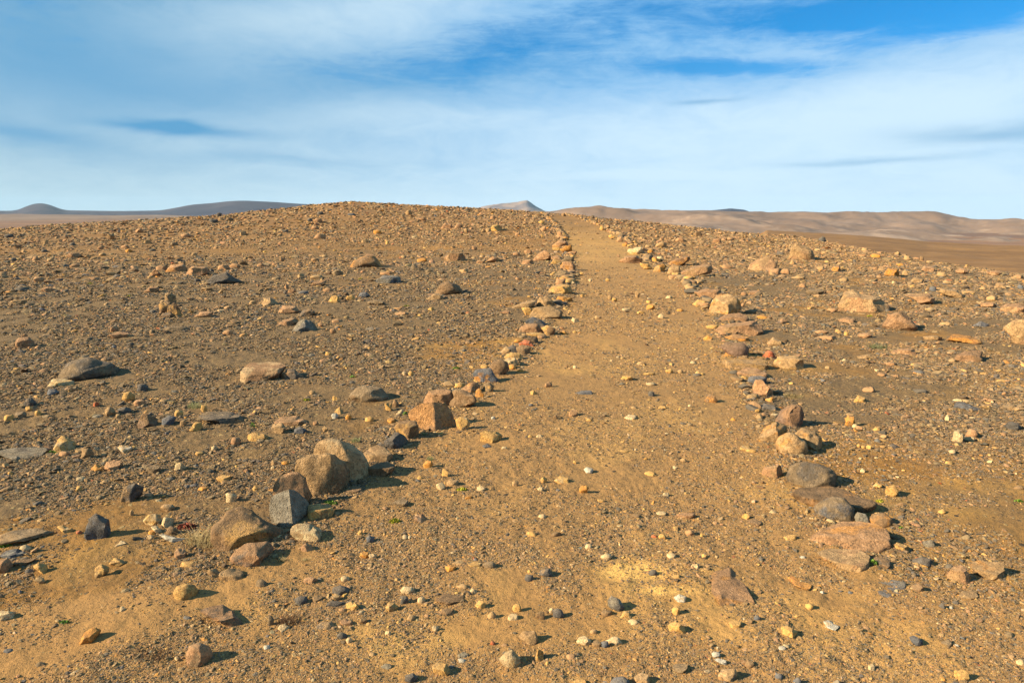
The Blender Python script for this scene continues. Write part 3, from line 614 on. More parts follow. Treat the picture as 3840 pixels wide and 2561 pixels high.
# outlined stones: region, kind, colours, outline, name used by others, rest of the label, group code
HERO = '''
a|rnd|brn.och|165,1090 180,1030 280,960 340,880 480,830 590,870 700,960 860,1040 920,1090 900,1170 780,1200 700,1215 500,1240 430,1270 300,1260 220,1190|big dark brown stone with yellow underside|lying at the near end of the left row|L
a|ang|pnk.gry|365,1370 430,1290 540,1220 640,1215 760,1200 810,1270 800,1320 700,1380 690,1440 610,1500 520,1500 420,1450|pinkish stone with dark right half|in front of the near end of the left row|L
a|wedge|grg|805,800 830,710 950,660 1055,645 1180,750 1225,870 1100,960 920,1060 870,1040 835,960 810,880|flat faced greenish grey wedge stone|leaning on its neighbours in the left row|L
a|ang|pnk.grb|845,700 850,600 900,520 1000,460 1090,460 1170,520 1190,600 1230,680 1190,770 1100,880 900,780|speckled pinkish grey stone|behind the greenish grey wedge in the left row|L
a|ang|tan.grb|1090,420 1110,330 1240,270 1320,280 1400,250 1500,280 1600,340 1640,440 1620,560 1520,640 1490,750 1420,740 1290,680 1200,600 1120,500|large angular grey and ochre boulder|in the middle of the near heap, left row|L
a|rnd|tan.crm|1300,260 1310,180 1360,120 1450,95 1560,110 1680,160 1780,240 1830,320 1870,430 1860,540 1780,570 1600,540 1450,450 1340,380|big domed yellowish boulder|tallest stone of the left row|L
a|slab|tan.brn|1810,250 1880,180 1960,150 2030,165 2110,250 2120,300 2040,335 1900,350 1830,320|flat brown stone|right behind the domed boulder, left row|L
a|slab|brn.tan|1850,400 1950,350 2060,330 2140,370 2120,430 2000,480 1880,510|low brown slab in shade|beside the foot of the domed boulder|L
a|ang|gry.tan|1960,130 2100,60 2160,10 2240,40 2290,110 2250,170 2150,210 2080,200 2040,160|jagged dark grey stone|between flat brown stone and square brown one|L
a|ang|crm.tan|1030,1110 1035,1050 1090,1010 1230,1010 1330,1060 1350,1140 1310,1210 1200,1205 1120,1160|square cream coloured block|on the path side of the left row|L
a|slab|och.brn|1220,800 1320,785 1430,800 1480,860 1440,920 1300,960 1210,940|half shaded ochre stone|at the right foot of the greenish wedge|L
a|ang|pnk|1125,1250 1180,1205 1240,1230 1275,1290 1210,1310 1140,1300|small pink stone|in front of the square cream block|
a|slab|brn|1595,650 1700,585 1790,600 1780,650 1680,675|small brown stone in shade|below the large grey and ochre boulder|
b|wedge|rst.pnk|470,840 520,760 640,700 760,690 960,680 1040,800 1095,930 1110,1060 1050,1100 940,1090 820,1080 700,1010 560,940 490,900|rusty orange tilted slab|with a pale vein, middle of the left row|L
b|ang|pnk.brn|670,700 700,600 760,500 900,490 1040,500 1110,590 1120,720 980,760 780,740|pinkish brown block|just behind the rusty orange slab|L
b|ang|brn.grb|1060,640 1080,570 1110,500 1200,480 1310,520 1400,590 1430,640 1300,680 1200,700 1160,760 1090,760|dark sided brown stone|right behind the rusty orange slab|L
b|wedge|pnk.org|1200,490 1280,420 1370,380 1460,390 1470,480 1420,560 1340,560 1260,530|reddish pointed stone|fourth beyond the rusty orange slab|L
b|ang|org.pnk|1425,560 1440,480 1500,470 1540,540 1530,600 1480,590|small orange pink wedge|beside the reddish pointed stone|L
b|ang|grb.och|1510,480 1560,410 1630,380 1670,440 1650,510 1560,525|grey brown stone with ochre foot|next to small orange pink wedge|L
b|ang|slt.org|1420,250 1450,200 1630,180 1670,250 1730,320 1690,400 1600,390 1480,350|slate grey block|with an orange spot on its lower corner|L
b|rnd|brn.dkb|1640,170 1700,80 1780,50 1870,90 1890,170 1810,240 1750,285 1680,250|rounded dark brown stone|beyond the slate grey block, left row|L
b|ang|crm.org|1840,70 1900,20 1990,20 2030,80 1990,150 1920,120|cream stone with orange tint|beyond the rounded dark brown stone|L
b|rnd|och.crm|1130,920 1200,880 1300,890 1340,960 1310,1050 1200,1080 1150,1000|pale yellow upright lump|right of the rusty orange slab|
b|ang|och|1500,1110 1550,1075 1750,1100 1810,1140 1780,1200 1720,1260 1600,1260 1500,1220|lone ochre yellow block|lying on the path by the left row|
b|slab|slt|1520,1300 1600,1270 1680,1320 1600,1345|thin slate chip|in front of the lone ochre block|
b|ang|brn.och|245,1040 300,970 400,940 540,950 575,1060 540,1180 480,1240 390,1210 320,1130|square brown stone with yellow base|next nearer than the rusty orange slab|L
b|ang|och|90,680 190,690 180,800 120,800|upright small ochre stone|behind the left row near a dark mound|
b|rnd|brn.tan|200,690 230,630 280,650 300,730 230,740|small tan brown stone|touching the upright small ochre stone|
b|ang|crm.wht|240,830 340,760 390,820 360,855|cream wedge with a green tuft|left of the rusty orange slab|
c|rnd|tan.brn|1030,360 1090,230 1220,195 1340,300 1360,400 1240,440 1080,430|tan brown humped stone|in the far half of the left row|L
c|ang|tan.grb|900,600 1000,450 1200,430 1350,440 1500,520 1480,640 1320,680 1050,690|broad tan boulder with dark right side|in the far half of the left row|L
c|ang|och.org|700,460 820,440 900,510 880,600 780,570|ochre orange chunk|left of the broad tan boulder|L
c|slab|tan|440,410 700,320 960,270 900,370 700,440 500,450|long thin tan slab|sloping out left of the row|L
c|ang|slt.grb|790,740 930,650 1100,720 1240,800 1180,850 1000,860 860,800|bluish grey stone|below the broad tan boulder|L
c|rnd|pnk.grb|640,930 700,850 830,790 1000,800 1080,900 1040,980 900,975 760,1000|pinkish rounded stone|right before the bluish grey stone|L
c|slab|och.crm|790,1000 900,980 1080,990 1160,1020 1090,1080 940,1070|bright yellow flat stone|under the pinkish rounded stone|L
c|ang|brn.och|1140,880 1250,840 1380,900 1330,1000 1260,1040 1200,980|brown stone with ochre foot|right of the bright yellow flat stone|L
c|slab|crm|1310,850 1500,840 1460,890 1360,880|thin cream chip|on the path edge above the brown stone with ochre foot|
c|slab|red.org|640,1210 760,1140 850,1180 950,1260 900,1310 800,1290 700,1260|brick red flat stone|nearer than the bright yellow flat stone|L
c|ang|dkb.brn|820,1100 1000,1100 1010,1200 940,1230 850,1180|dark brown crumbly stone|right of the brick red flat stone|L
c|rnd|brn.grb|580,1320 700,1260 850,1310 810,1430 700,1480 630,1420|purplish grey stone|in front of the brick red flat stone|L
c|slab|gry|410,1300 500,1260 620,1360 600,1430 440,1410|dark grey flat stone|left of the purplish grey stone|L
c|slab|tan.grb|200,1400 330,1290 420,1330 350,1430|pale thin slab|at the outer edge of the left row|L
c|ang|och.brn|330,1500 450,1430 620,1450 680,1550 560,1610 400,1590|ochre brown block|just beyond the cream stone with orange tint|L
c|slab|org|1520,960 1600,930 1690,990 1680,1020 1580,1000|bright orange chip|on the path beside the left row|
c|ang|crm|1760,700 1790,650 1910,680 1930,740 1850,765|cream nugget|on the path right of the broad tan boulder|
c|ang|org.brn|1450,260 1500,190 1740,220 1750,290 1650,330 1520,310|rusty orange lump|far half of the left row, path side|L
c|slab|pnk|230,530 330,490 420,500 420,570 320,560|small pink flat stone|left of the ochre orange chunk|
d|ang|och.tan|290,1440 340,1370 480,1340 600,1350 640,1440 560,1510 400,1500|bright ochre tan block|where the far left row turns straight|L
d|ang|och|310,960 360,900 460,930 460,980 350,985|bright ochre flat block|far left row, below a pink one|L
d|slab|pnk.crm|330,860 420,820 500,880 510,930 380,910|pinkish cream slab|on top of the bright ochre flat block|L
d|ang|pnk.org|500,1020 540,950 660,950 700,1060 640,1090 510,1080|pinkish orange block|at the path edge of the far left row|L
d|ang|grb|520,900 560,860 680,870 690,940 560,940|grey brown stone|behind the pinkish orange block|L
d|ang|org.pnk|490,730 560,670 640,680 650,760 580,790|orange pink cube|far left row above the grey brown stone|L
d|ang|pnk.org|350,640 440,580 560,590 600,650 500,670 360,680|rosy wide stone|far left row, above the orange pink cube|L
d|slab|och|350,690 420,680 500,700 440,735 370,720|thin yellow slab|under the rosy wide stone|L
d|ang|pnk|0,870 90,790 200,730 280,800 310,870 180,900 60,930|broad pink boulder|just left of the far left row|
d|ang|grb.gry|380,1150 470,1080 560,1100 640,1140 600,1200 460,1200|grey flat topped stone|in the far left row below the pinkish orange block|L
d|rnd|pnk.grb|390,1310 430,1240 530,1250 540,1330 440,1345|greyish pink stone|touching the back of the bright ochre tan block|L
e|wedge|tan.gry|740,690 800,630 870,635 920,650 960,755 860,755 780,745|small pyramid stone with black shadow side|in the far right row|R
e|ang|crm.och|530,560 640,510 720,520 730,580 640,640 560,620|light yellow stone|in the far right row behind the small pyramid|R
e|slab|pnk|340,740 480,660 640,650 740,720 680,780 500,795|long pink flat stone|lying into the path from the right row|R
e|slab|pnk.org|1150,820 1270,740 1450,680 1560,670 1560,740 1430,800 1280,840|long rosy slab|behind the right row where the path narrows|R
e|rnd|tan|1190,950 1230,870 1300,810 1390,850 1430,960 1360,1000 1250,990|pale tan smooth boulder|below the long rosy slab|R
e|slab|pnk.tan|1430,940 1620,860 1820,800 1960,830 1940,940 1760,970 1600,1030 1450,1010|very broad rosy slab with dark notch|right of the pale tan smooth boulder|R
e|wedge|org.tan|950,910 1000,840 1120,800 1140,880 1090,930 980,950|orange sided wedge|left of the pale tan smooth boulder|R
e|slab|och.org|700,780 850,790 920,870 850,900 740,850|ochre flat stone|between the small pyramid and the orange sided wedge|R
f|ang|tan.org|250,350 290,240 340,160 480,150 580,200 610,290 560,350 440,395 340,385|large orange brown boulder|biggest in the middle of the right row|R
f|slab|wht.crm|268,285 285,205 320,190 318,240 285,290|upright white sliver|leaning on the large orange brown boulder|
f|slab|pnk.org|80,110 200,80 370,80 420,150 300,190 160,160|rosy slab|behind the large orange brown boulder|R
f|ang|och|50,250 120,200 200,220 200,260 80,270|yellow ochre stone|left of the large orange brown boulder|R
f|slab|pnk.brn|340,440 430,380 600,360 700,410 680,460 560,465 440,450|rosy brown slab|right before the large orange brown boulder|R
f|slab|pnk.tan|300,580 400,500 600,470 800,450 850,510 850,590 790,620 680,610 620,595 450,600|largest pink slab of the right row|overhanging on its right end|R
f|slab|org.pnk|430,640 560,610 700,640 690,690 540,695|low orange pink slab|below the largest pink slab of the row|R
f|rnd|pur.brn|390,760 450,710 640,720 700,770 690,840 600,890 480,830|purplish brown crumbly stone|above the long plank shaped slab|R
f|slab|org.och|410,865 450,830 520,850 510,885|small orange flat stone|left of the purplish brown crumbly stone|R
f|ang|red|900,855 930,800 1000,820 1020,870 970,900 910,895|brick red cube|reddest stone, behind the plank shaped slabs|
f|slab|tan.och|420,905 600,895 920,915 920,985 900,1030 740,1025 540,1015 450,1000|long plank shaped tan slab|lying across the right row|R
f|slab|tan.och|1020,945 1060,870 1260,860 1340,900 1340,1010 1200,1020 1080,995|second plank slab with yellow front|sticking out to the right of the row|R
f|slab|pnk.tan|590,1060 660,1010 800,1010 920,1070 900,1100 740,1125 620,1100|rosy tan slab|under the long plank shaped tan slab|R
f|rnd|och|612,1130 640,1100 690,1110 685,1155 640,1165|round ochre pebble|at the path end of the rosy tan slab|R
f|ang|slt|690,1180 730,1110 840,1100 920,1120 900,1180 760,1215|slate blue stone|under the rosy tan slab|R
f|ang|pnk.pur|770,1220 800,1160 880,1160 920,1220 980,1260 1000,1330 960,1355 860,1330 780,1280|pinkish tall narrow stone|in front of the slate blue stone|R
f|ang|org.och|920,1370 1000,1350 1000,1420 930,1415|small orange stone|at the foot of the pinkish tall narrow stone|R
f|slab|gry|840,1460 900,1420 1010,1450 1050,1500 980,1525 870,1505|dark grey low stone|between the pile of four and the rest of the right row|R
f|ang|brn.org|200,1370 250,1310 320,1340 350,1380 270,1415 210,1400|lone dark brown stone|on the path left of the right row|
f|ang|org|180,655 230,620 290,650 260,682 200,680|small orange stone at the path edge|left of the low orange pink slab|
f|slab|tan.pnk|930,705 1000,640 1100,690 1110,735 960,735|pale pinkish mound stone|behind the brick red cube|
f|slab|pnk|700,150 730,100 860,90 870,150 800,140|small pink stone with dark gaps|behind the large orange brown boulder to the right|
f|wedge|pnk.gry|1010,475 1110,420 1180,460 1120,485|pink and dark low wedge|right of the largest pink slab|
f|slab|och.crm|85,1060 110,1035 185,1065 170,1085 100,1080|cream yellow nugget|on the path left of the long plank slab|
g|ang|pur.pnk|260,170 310,90 400,40 480,60 505,120 490,190 430,250 380,265 330,210 270,200|purplish top stone|highest of the pile of four, right row|P
g|ang|tan.org|110,320 160,250 260,195 350,230 350,300 260,385 210,405 130,370|tan left hand stone|on the path side of the pile of four|P
g|rnd|tan.org|260,390 290,330 370,290 420,300 520,370 540,430 510,480 430,510 370,515 290,460|mottled orange front stone|nearest of the pile of four|P
g|ang|tan.org|430,310 490,250 560,270 660,330 670,400 620,470 540,450 480,380|knobbly ochre right hand stone|of the pile of four|P
g|slab|crm|180,150 230,120 280,130 240,162|small flat pale stone|behind the pile of four|
g|ang|pnk.tan|130,660 160,600 290,580 310,640 310,700 270,700 180,692|pinkish low stone|left of the right row, before the pile of four|R
g|rnd|grb.gry|370,690 400,590 480,560 640,580 740,620 780,670 760,760 640,785 480,795 410,760|broad grey weathered boulder|next nearer than the pile of four|R
g|slab|brn.org|430,840 500,785 740,775 860,800 1000,870 1160,900 1080,945 980,980 820,960 600,1000 540,960 490,890|wide brown slab with orange flank|between two grey boulders, right row|R
g|rnd|grb.slt|610,960 660,910 760,870 860,880 940,960 945,1060 860,1090 740,1080 650,1030|rounded grey and tan boulder|on the wide brown slab's near edge|R
g|rnd|grg.wht|950,1040 990,1000 1060,1020 1100,1080 1060,1110 970,1085|small wrinkled pale stone|right of the rounded grey and tan boulder|R
g|rnd|brn.org|1090,1060 1130,1020 1220,1010 1290,1060 1280,1100 1220,1135 1110,1105|low round brown stone|right of the small wrinkled pale stone|R
g|slab|pnk.org|540,1250 620,1200 740,1130 860,1090 1000,1085 1150,1110 1240,1160 1240,1290 1200,1340 1060,1350 900,1345 700,1300|largest pink orange slab in front|near end of the right row|R
g|slab|tan.pnk|630,1365 740,1330 1000,1340 1080,1390 1060,1480 940,1540 840,1500 780,1440 690,1410|lower rosy slab|nearest stone of the right row|R
D|ang|och.brn|960,510 1000,480 1080,510 1100,560 1050,572 965,552|ochre edged brown block|right of the largest pink orange slab|
D|flat|slt.grg|830,870 850,790 960,770 1060,790 1060,850 1040,940 960,930|flat dark slate stone sunk in soil|in front of the right row|
D|flat|org.red|150,750 200,740 340,810 310,850 210,812|flat orange red stone|left of the sunken slate stone|
D|ang|pnk.tan|1380,730 1430,670 1500,660 1560,730 1560,800 1420,790|pinkish block sunk in the sand|far right foreground|
D|slab|tan.org|1540,645 1640,620 1820,640 1820,740 1760,760 1620,712|tan slab with dark right edge|behind the pinkish block in the sand|
D|flat|tan|1470,900 1500,855 1600,860 1630,900 1560,920|buried tan stone|in front of the pinkish block in the sand|
D|ang|och|100,1135 150,1125 230,1170 180,1225 115,1185|small ochre wedge|in front of the flat orange red stone|
D|flat|wht.crm|425,1090 470,1080 550,1130 520,1160 460,1140|whitish flat pebble|on bare sand, right foreground|
D|ang|slt|1090,1210 1130,1200 1195,1240 1175,1295 1120,1260|small slate stone|on bare sand, right foreground|
D|ang|brn.gry|780,640 820,600 930,610 960,660 900,700 800,690|low brown grey stone with grass|beside the lower rosy slab|
C|rnd|grg.gry|740,930 770,895 830,920 865,970 850,1020 800,1002 750,970|tilted smooth grey egg stone|casting a round shadow on the foreground sand|
C|ang|och.crm|830,1060 870,1005 905,1030 905,1068|small ochre stone|touching the grey egg stone|
C|rnd|wht.crm|1250,905 1290,880 1345,900 1340,940 1290,940|white oval pebble|right of the grey egg stone|
C|ang|och|1205,1120 1250,1090 1330,1130 1338,1170 1280,1190 1220,1160|yellow angular stone|before the white oval pebble|
C|flat|pnk.org|1505,770 1560,710 1680,670 1780,760 1870,950 1780,980 1640,992 1580,900 1530,840|large flat pink slab sunk in the path mouth|right foreground|
C|ang|tan.brn|50,1210 90,1170 180,1165 200,1230 172,1285 110,1260|brown cube with dark right side|centre foreground by the frame bottom|
C|rnd|crm.och|-98,1380 -50,1330 0,1310 60,1370 70,1430 20,1462 -50,1440|smooth cream yellow cobble|before the brown cube, near the bottom|
C|rnd|gry.tan|205,730 225,690 290,680 312,730 280,755|round grey pebble with shadow|left of the yellow soil patch|
C|rnd|gry|98,760 115,730 155,735 158,775 120,785|dark round pebble|left of the round grey pebble|
C|rnd|tan.gry|1590,1510 1620,1460 1720,1455 1740,1500 1690,1548 1620,1545|brown cobble with white rim|at the bottom, right of centre|
C|slab|wht|1560,1385 1590,1375 1655,1390 1655,1425 1600,1405|curved white flake|on the brown cobble with white rim|
C|ang|och.grb|170,1390 200,1300 240,1330 245,1400 190,1415|leaning ochre shard|right of the smooth cream yellow cobble|
C|rnd|slt.grg|760,1560 790,1525 860,1515 905,1550 890,1620 780,1620|blue grey cobble cut by the frame|bottom edge, right of centre|
B|ang|och.tan|1360,1440 1400,1405 1470,1420 1520,1480 1440,1510 1380,1482|blocky tan yellow stone with dark hollow|bottom centre on orange soil|
B|rnd|crm|1115,850 1140,820 1210,825 1225,855 1190,875 1130,865|pale cream pebble|among gravel, centre foreground|
B|ang|och|695,955 735,935 790,960 797,1000 750,1010 700,985|bright yellow five sided stone|left of centre foreground|
B|ang|och.tan|1005,985 1030,945 1090,970 1085,1015 1030,1005|yellow stone half under a grey one|before the pale cream pebble|
B|slab|och.crm|1635,650 1680,630 1740,640 1735,675 1670,680|yellow flat stone|near the path mouth, centre|
B|ang|tan.gry|460,1130 500,1100 580,1090 605,1120 560,1172 470,1160|ochre and grey cobble|left of the orange soil patch|
B|flat|brn|1390,930 1450,880 1610,890 1600,940 1500,965|flat brown stone level with the soil|centre foreground|
B|wedge|pnk.gry|1215,290 1280,262 1325,295 1305,342|small pink wedge with dark side|on the path mouth|
A|ang|gry.slt|655,400 690,300 740,265 840,310 855,400 820,450 760,465 690,450|upright dark slate block|alone on bare soil, left foreground|
A|ang|och.crm|1105,310 1150,265 1230,265 1250,310 1190,342 1130,330|yellow stone, leftmost of a yellow trio|beyond the upright dark slate block|
A|ang|crm.tan|1245,340 1270,285 1335,300 1335,355 1270,360|cream stone, right one of the yellow trio|near the white dry stick|
A|slab|crm|1165,360 1210,350 1265,400 1215,410|cream yellow flat stone|front one of the yellow trio|
A|slab|wht|1220,420 1270,415 1340,440 1480,450 1440,472 1300,462|white elongated stone|before the yellow trio|
A|slab|och.crm|440,360 480,350 570,380 560,412 490,400|ochre flat pebble|left of the upright dark slate block|
A|slab|crm.tan|880,505 940,465 985,490 970,515|cream wedge pebble|right before the upright dark slate block|
A|lump|och|1340,870 1370,820 1430,800 1500,810 1530,850 1500,900 1430,945 1360,930|spongy round yellow stone|left foreground|
A|ang|och.tan|735,680 780,650 840,670 840,705 770,742 735,748|broken yellow stone|left foreground, before the dark slate block|
A|slab|och.brn|840,640 890,595 980,630 920,655|dull ochre flat stone|behind the broken yellow stone|
A|ang|och|255,670 300,640 360,650 372,690 345,722 300,697|orange yellow wedge with shadow|far left foreground|
A|ang|crm.grb|-60,1030 0,1010 110,1015 112,1065 60,1085 -40,1060|cream stone with dark right end|at the left frame edge|
A|rnd|pnk.grb|1440,1350 1470,1280 1540,1255 1620,1290 1645,1350 1590,1412 1520,1442 1450,1402|round pinkish cobble|near the bottom, left foreground|
A|slab|pnk.gry|1530,1010 1640,975 1720,960 1800,1010 1920,1130 1860,1148 1700,1085|long tapering pink slab|right of the spongy yellow stone|
A|ang|org.gry|610,1250 650,1180 720,1140 780,1155 760,1200 650,1282|tilted rusty brown stone|bottom left|
A|ang|crm.gry|530,1500 590,1460 660,1470 685,1510 620,1527|cream and grey stone|at the bottom left|
A|slab|slt.wht|0,575 60,540 140,530 220,570 180,602 60,607|pale slate flat stone|at the left edge, over a dark gap|
A|rnd|pnk.grb|-30,690 -10,620 60,600 100,650 80,700 20,712|round brown pink cobble|cut by the left frame edge|
A|slab|brn|90,640 180,605 290,600 230,640 140,660|thin rusty flake|right of the round brown pink cobble|
A|slab|grb.tan|-40,430 100,390 300,370 420,405 300,440 0,478|long flat grey brown slab|at the left edge, level with the dark slate block|
A|ang|gry.tan|930,150 960,60 1040,25 1110,60 1095,105 1020,172 950,180|dark sunken stone|left foreground, behind the yellow trio|
E|rnd|grb.gry|520,525 580,450 640,380 820,340 920,375 1010,390 1100,450 1095,490 870,520 760,545 640,530|large grey mound boulder with black right half|left middle ground|
E|slab|crm.och|430,608 480,545 600,540 680,560 680,597 560,592|pale stone with yellow spots|in front of the large grey mound boulder|
E|ang|och.crm|490,1170 540,1090 600,1075 690,1120 692,1170 640,1202 560,1205|big yellow stone|left, beside a flat grey slab|
E|flat|grg.gry|-60,1210 100,1175 380,1165 460,1190 420,1240 200,1302 60,1262|flat grey slab|at the left edge, level with the big yellow stone|
E|slab|wht.och|1080,1170 1110,1147 1210,1165 1205,1200 1150,1227|white and yellow pebble|right of the big yellow stone|
E|wedge|brn.pur|1265,950 1295,880 1340,860 1440,900 1452,970 1340,980 1290,988|dark red brown wedge|beside a slate pebble, left middle ground|
E|rnd|slt|1485,960 1490,910 1550,880 1610,890 1590,950 1540,967|slate pebble|right of the dark red brown wedge|
E|rnd|och|1120,720 1140,670 1190,657 1240,690 1235,730 1180,757|round ochre stone|behind the dark red brown wedge|
E|slab|grb.gry|1800,895 1900,840 2100,835 2200,870 2290,960 2160,965 1960,925|long grey slab with dark right end|left middle ground|
E|ang|och|1735,1005 1790,940 1850,940 1862,992 1800,1022|ochre wedge stone|in front of the long grey slab|
E|ang|gry.brn|210,785 240,725 290,712 340,760 310,795|dark grey brown stone|left edge, middle ground|
E|slab|pnk|955,1360 980,1300 1110,1290 1132,1330 1060,1390|flat pinkish stone|before the white and yellow pebble|
E|ang|tan.brn|750,1262 760,1190 820,1180 852,1220 840,1270|upright tan stone|right of the big yellow stone|
F|slab|pnk.crm|-145,565 -130,450 -60,400 100,385 240,390 270,430 210,510 100,545 -30,558|large light pink boulder|alone, left middle ground|
F|slab|brn.gry|235,545 230,500 300,440 360,460 445,515 400,540 300,548|low dark stone|touching the right of the large light pink boulder|
F|wedge|grg.slt|325,95 380,30 430,-8 500,5 560,70 562,112 400,108|grey pyramid stone|left middle distance|
F|slab|pnk.tan|180,45 250,0 350,-20 385,20 330,55|flat pink stone|left of the grey pyramid stone|
F|rnd|grb.brn|860,690 920,620 1000,600 1150,620 1220,700 1190,742 1060,745 930,752|low grey brown mound stone|between the pink boulder and the left row|
F|slab|pnk.brn|165,935 230,890 380,880 460,925 480,975 350,968 230,965|brown flat topped stone|behind the near heap of the left row|
F|ang|tan.grb|140,1000 160,955 240,945 270,990 230,1050 170,1040|tan grey cube|before the brown flat topped stone|
F|wedge|och.tan|718,842 770,803 822,862 765,868|small orange triangular stone|left of the cream wedge with tuft|
G|slab|och.crm|2088,1185 2110,1150 2170,1155 2262,1198 2170,1212|bright yellow pointed flat stone|left of the pile of four|
G|slab|crm|1028,895 1070,868 1130,875 1140,900 1080,912|oval cream pebble|middle of the path|
G|slab|och.crm|385,1470 440,1430 520,1455 515,1490 430,1497|yellow flat stone among gravel|left side of the path mouth|
G|slab|slt|565,670 640,650 730,645 735,680 640,685|long slate chip|on the path, left of middle|
H|slab|slt|1705,792 1740,743 1800,755 1992,818 1850,824|blue grey triangular slab|right side field|
H|slab|tan.grb|2110,805 2170,775 2360,778 2370,825 2200,828|pale flat slab at the right edge|right side field|
H|ang|gry|2155,975 2220,930 2300,950 2325,992 2200,1003|dark grey stone|near the right edge, middle ground|
H|ang|crm.tan|1690,1102 1710,1020 1760,1015 1802,1060 1780,1117 1730,1132|cream upright block|right side field|
H|slab|org.pnk|1640,182 1700,125 1850,140 1962,190 1940,217 1800,195|long orange flat rock|right field, middle distance|
H|rnd|tan.pnk|2160,80 2250,10 2351,-5 2420,100 2400,230 2270,225 2230,140|large pinkish tan boulder at the right edge|middle distance|
H|slab|pnk.brn|1690,362 1750,310 1880,280 1975,290 1955,372 1800,382|pinkish brown rock|below the long orange flat rock|
H|slab|pnk|1110,300 1200,262 1340,262 1365,315 1200,322|flat rosy rock|right field, behind the right row|
H|wedge|slt|1878,47 1960,12 2022,40 2012,72 1920,67|dark blue wedge|beside the large boulder at the right edge|
H|slab|och|775,745 830,690 890,715 892,762 820,757|ochre stone with a shadow|right of the right row|
g|ang|org.brn|880,220 890,160 955,150 960,200 920,240|rusty upright stone|right of the pile of four|
g|ang|och|1230,845 1245,765 1320,755 1352,815 1320,862|pitted yellow stone|right of the two grey boulders|
g|slab|och.crm|1120,765 1160,730 1207,760 1180,782|yellow triangular pebble|left of the pitted yellow stone|
g|ang|och|300,1250 340,1205 440,1200 440,1240 370,1262|ochre stone with shaded end|left of the largest pink orange slab|
I|ang|tan.gry|1515,1062 1525,995 1555,982 1600,1000 1605,1060 1565,1080|head stone of the little cairn|left middle distance|K
I|ang|brn.och|1478,1155 1478,1085 1520,1068 1575,1085 1570,1135 1535,1172|left shoulder stone of the little cairn|left middle distance|K
I|ang|dkb.och|1550,1195 1550,1110 1605,1070 1640,1120 1682,1185 1640,1205|dark right shoulder stone of the little cairn|left middle distance|K
I|ang|brn.gry|1460,1205 1500,1165 1560,1160 1600,1185 1580,1212|dark foot stone of the little cairn|left middle distance|K
I|slab|pnk.org|1505,782 1570,720 1690,705 1722,760 1660,787|bright rosy rock|top one of the rosy cluster on the left|
I|slab|pnk.tan|1710,795 1760,730 1900,740 1925,800 1760,822|wide tan rosy rock|right one of the rosy cluster on the left|
I|ang|pnk|1345,827 1420,760 1482,800 1492,832|pointed pink rock|left one of the rosy cluster|
I|rnd|gry.grb|1860,885 1960,812 2080,788 2160,840 2240,868 2100,892 1960,902|dark grey hump rock|below the rosy cluster|
I|slab|pnk|1320,960 1380,917 1455,925 1460,975|small pink rock|between the rosy cluster and the little cairn|
I|slab|pnk.brn|1768,1190 1850,1145 1950,1150 1945,1192 1830,1200|reddish flat rock|right of the little cairn|
I|ang|tan.brn|975,490 990,435 1045,430 1055,485|block left of a dark hollow|on the far left slope|
I|slab|tan.pnk|60,1092 100,1045 240,1035 252,1090|flat tan rosy rock|near the left edge, middle distance|
J|rnd|brn.org|848,745 900,680 1000,640 1060,630 1120,670 1165,740 1000,748|orange brown half dome rock|centre left, foot of the rise|
J|slab|slt.grg|1105,855 1170,815 1260,818 1325,830 1325,878 1230,892 1120,892|slate grey slab rock|before the orange brown half dome|
J|rnd|brn.grb|1640,1000 1645,965 1690,900 1760,868 1860,910 1905,962 1780,978|brown mound rock|left of the path, middle distance|
J|slab|tan|1550,1035 1640,975 1700,985 1725,1030 1620,1042|tan foot rock|leaning on the brown mound rock|
J|slab|pnk.tan|1730,655 1780,610 1900,610 1925,670 1870,692 1760,692|broad rosy rock|left of the far left row|
J|ang|pnk.org|2095,685 2180,640 2242,672 2232,702|rosy peaked rock|between the broad rosy rock and the far left row|
J|wedge|tan.gry|32,1098 80,1030 130,1020 222,1072 200,1100 130,1100|tan wedge with dark right side|left, middle distance|
J|slab|pnk.tan|198,1148 250,1090 370,1100 402,1142 300,1168|rosy tan flat rock|right below the tan wedge|
J|slab|brn.gry|380,1190 430,1135 500,1118 552,1160 480,1192|dark brown low rock|touching the rosy tan flat rock|
J|slab|pnk.org|498,910 530,870 650,858 640,890 560,918|orange pink flat rock|left middle distance, above the grey pyramid|
J|slab|slt|940,1010 960,975 1010,970 1045,1000 990,1018|bluish flat rock|centre left middle distance|
J|ang|och.pnk|2148,410 2170,360 2230,352 2255,385 2230,412|bright ochre rock on the rise|left of the path top|
J|slab|pnk|1685,390 1730,335 1800,345 1800,388|pale rosy rock on the rise|left one of a pair|
J|slab|pnk.brn|1805,392 1850,335 1895,350 1885,390|rosy rock on the rise|right one of a pair|
J|slab|grb.gry|1400,775 1440,702 1480,730 1525,770|grey pointed rock|before the broad rosy rock|
J|ang|och.brn|660,1055 700,1005 755,1010 765,1055 710,1068|ochre brown rock|left middle distance, above the grey pyramid's right|
K|ang|pnk.tan|80,712 110,675 180,668 202,705 150,720|pink rock with black shadow|just left of the broad pink boulder|
K|ang|pnk.tan|2150,775 2190,705 2300,650 2380,655 2430,710 2400,778|big rosy rock|right of the path, far field|
K|slab|pnk|1833,525 1850,485 1910,475 1925,520|small rosy rock|right of the path near the skyline|
L|rnd|tan.pnk|188,645 215,565 290,540 370,558 412,600 432,662 300,682 225,668|large tan boulder standing clear|far right field|
L|slab|tan.pnk|648,1085 700,970 800,940 850,990 1000,1010 1112,1080 1112,1132 900,1162 715,1142|biggest tan slab of the right field|with a black shadow at its right|
L|rnd|pnk.brn|1048,1265 1110,1180 1222,1145 1292,1200 1372,1272 1340,1312 1150,1330|rosy dome rock|just below the biggest tan slab|
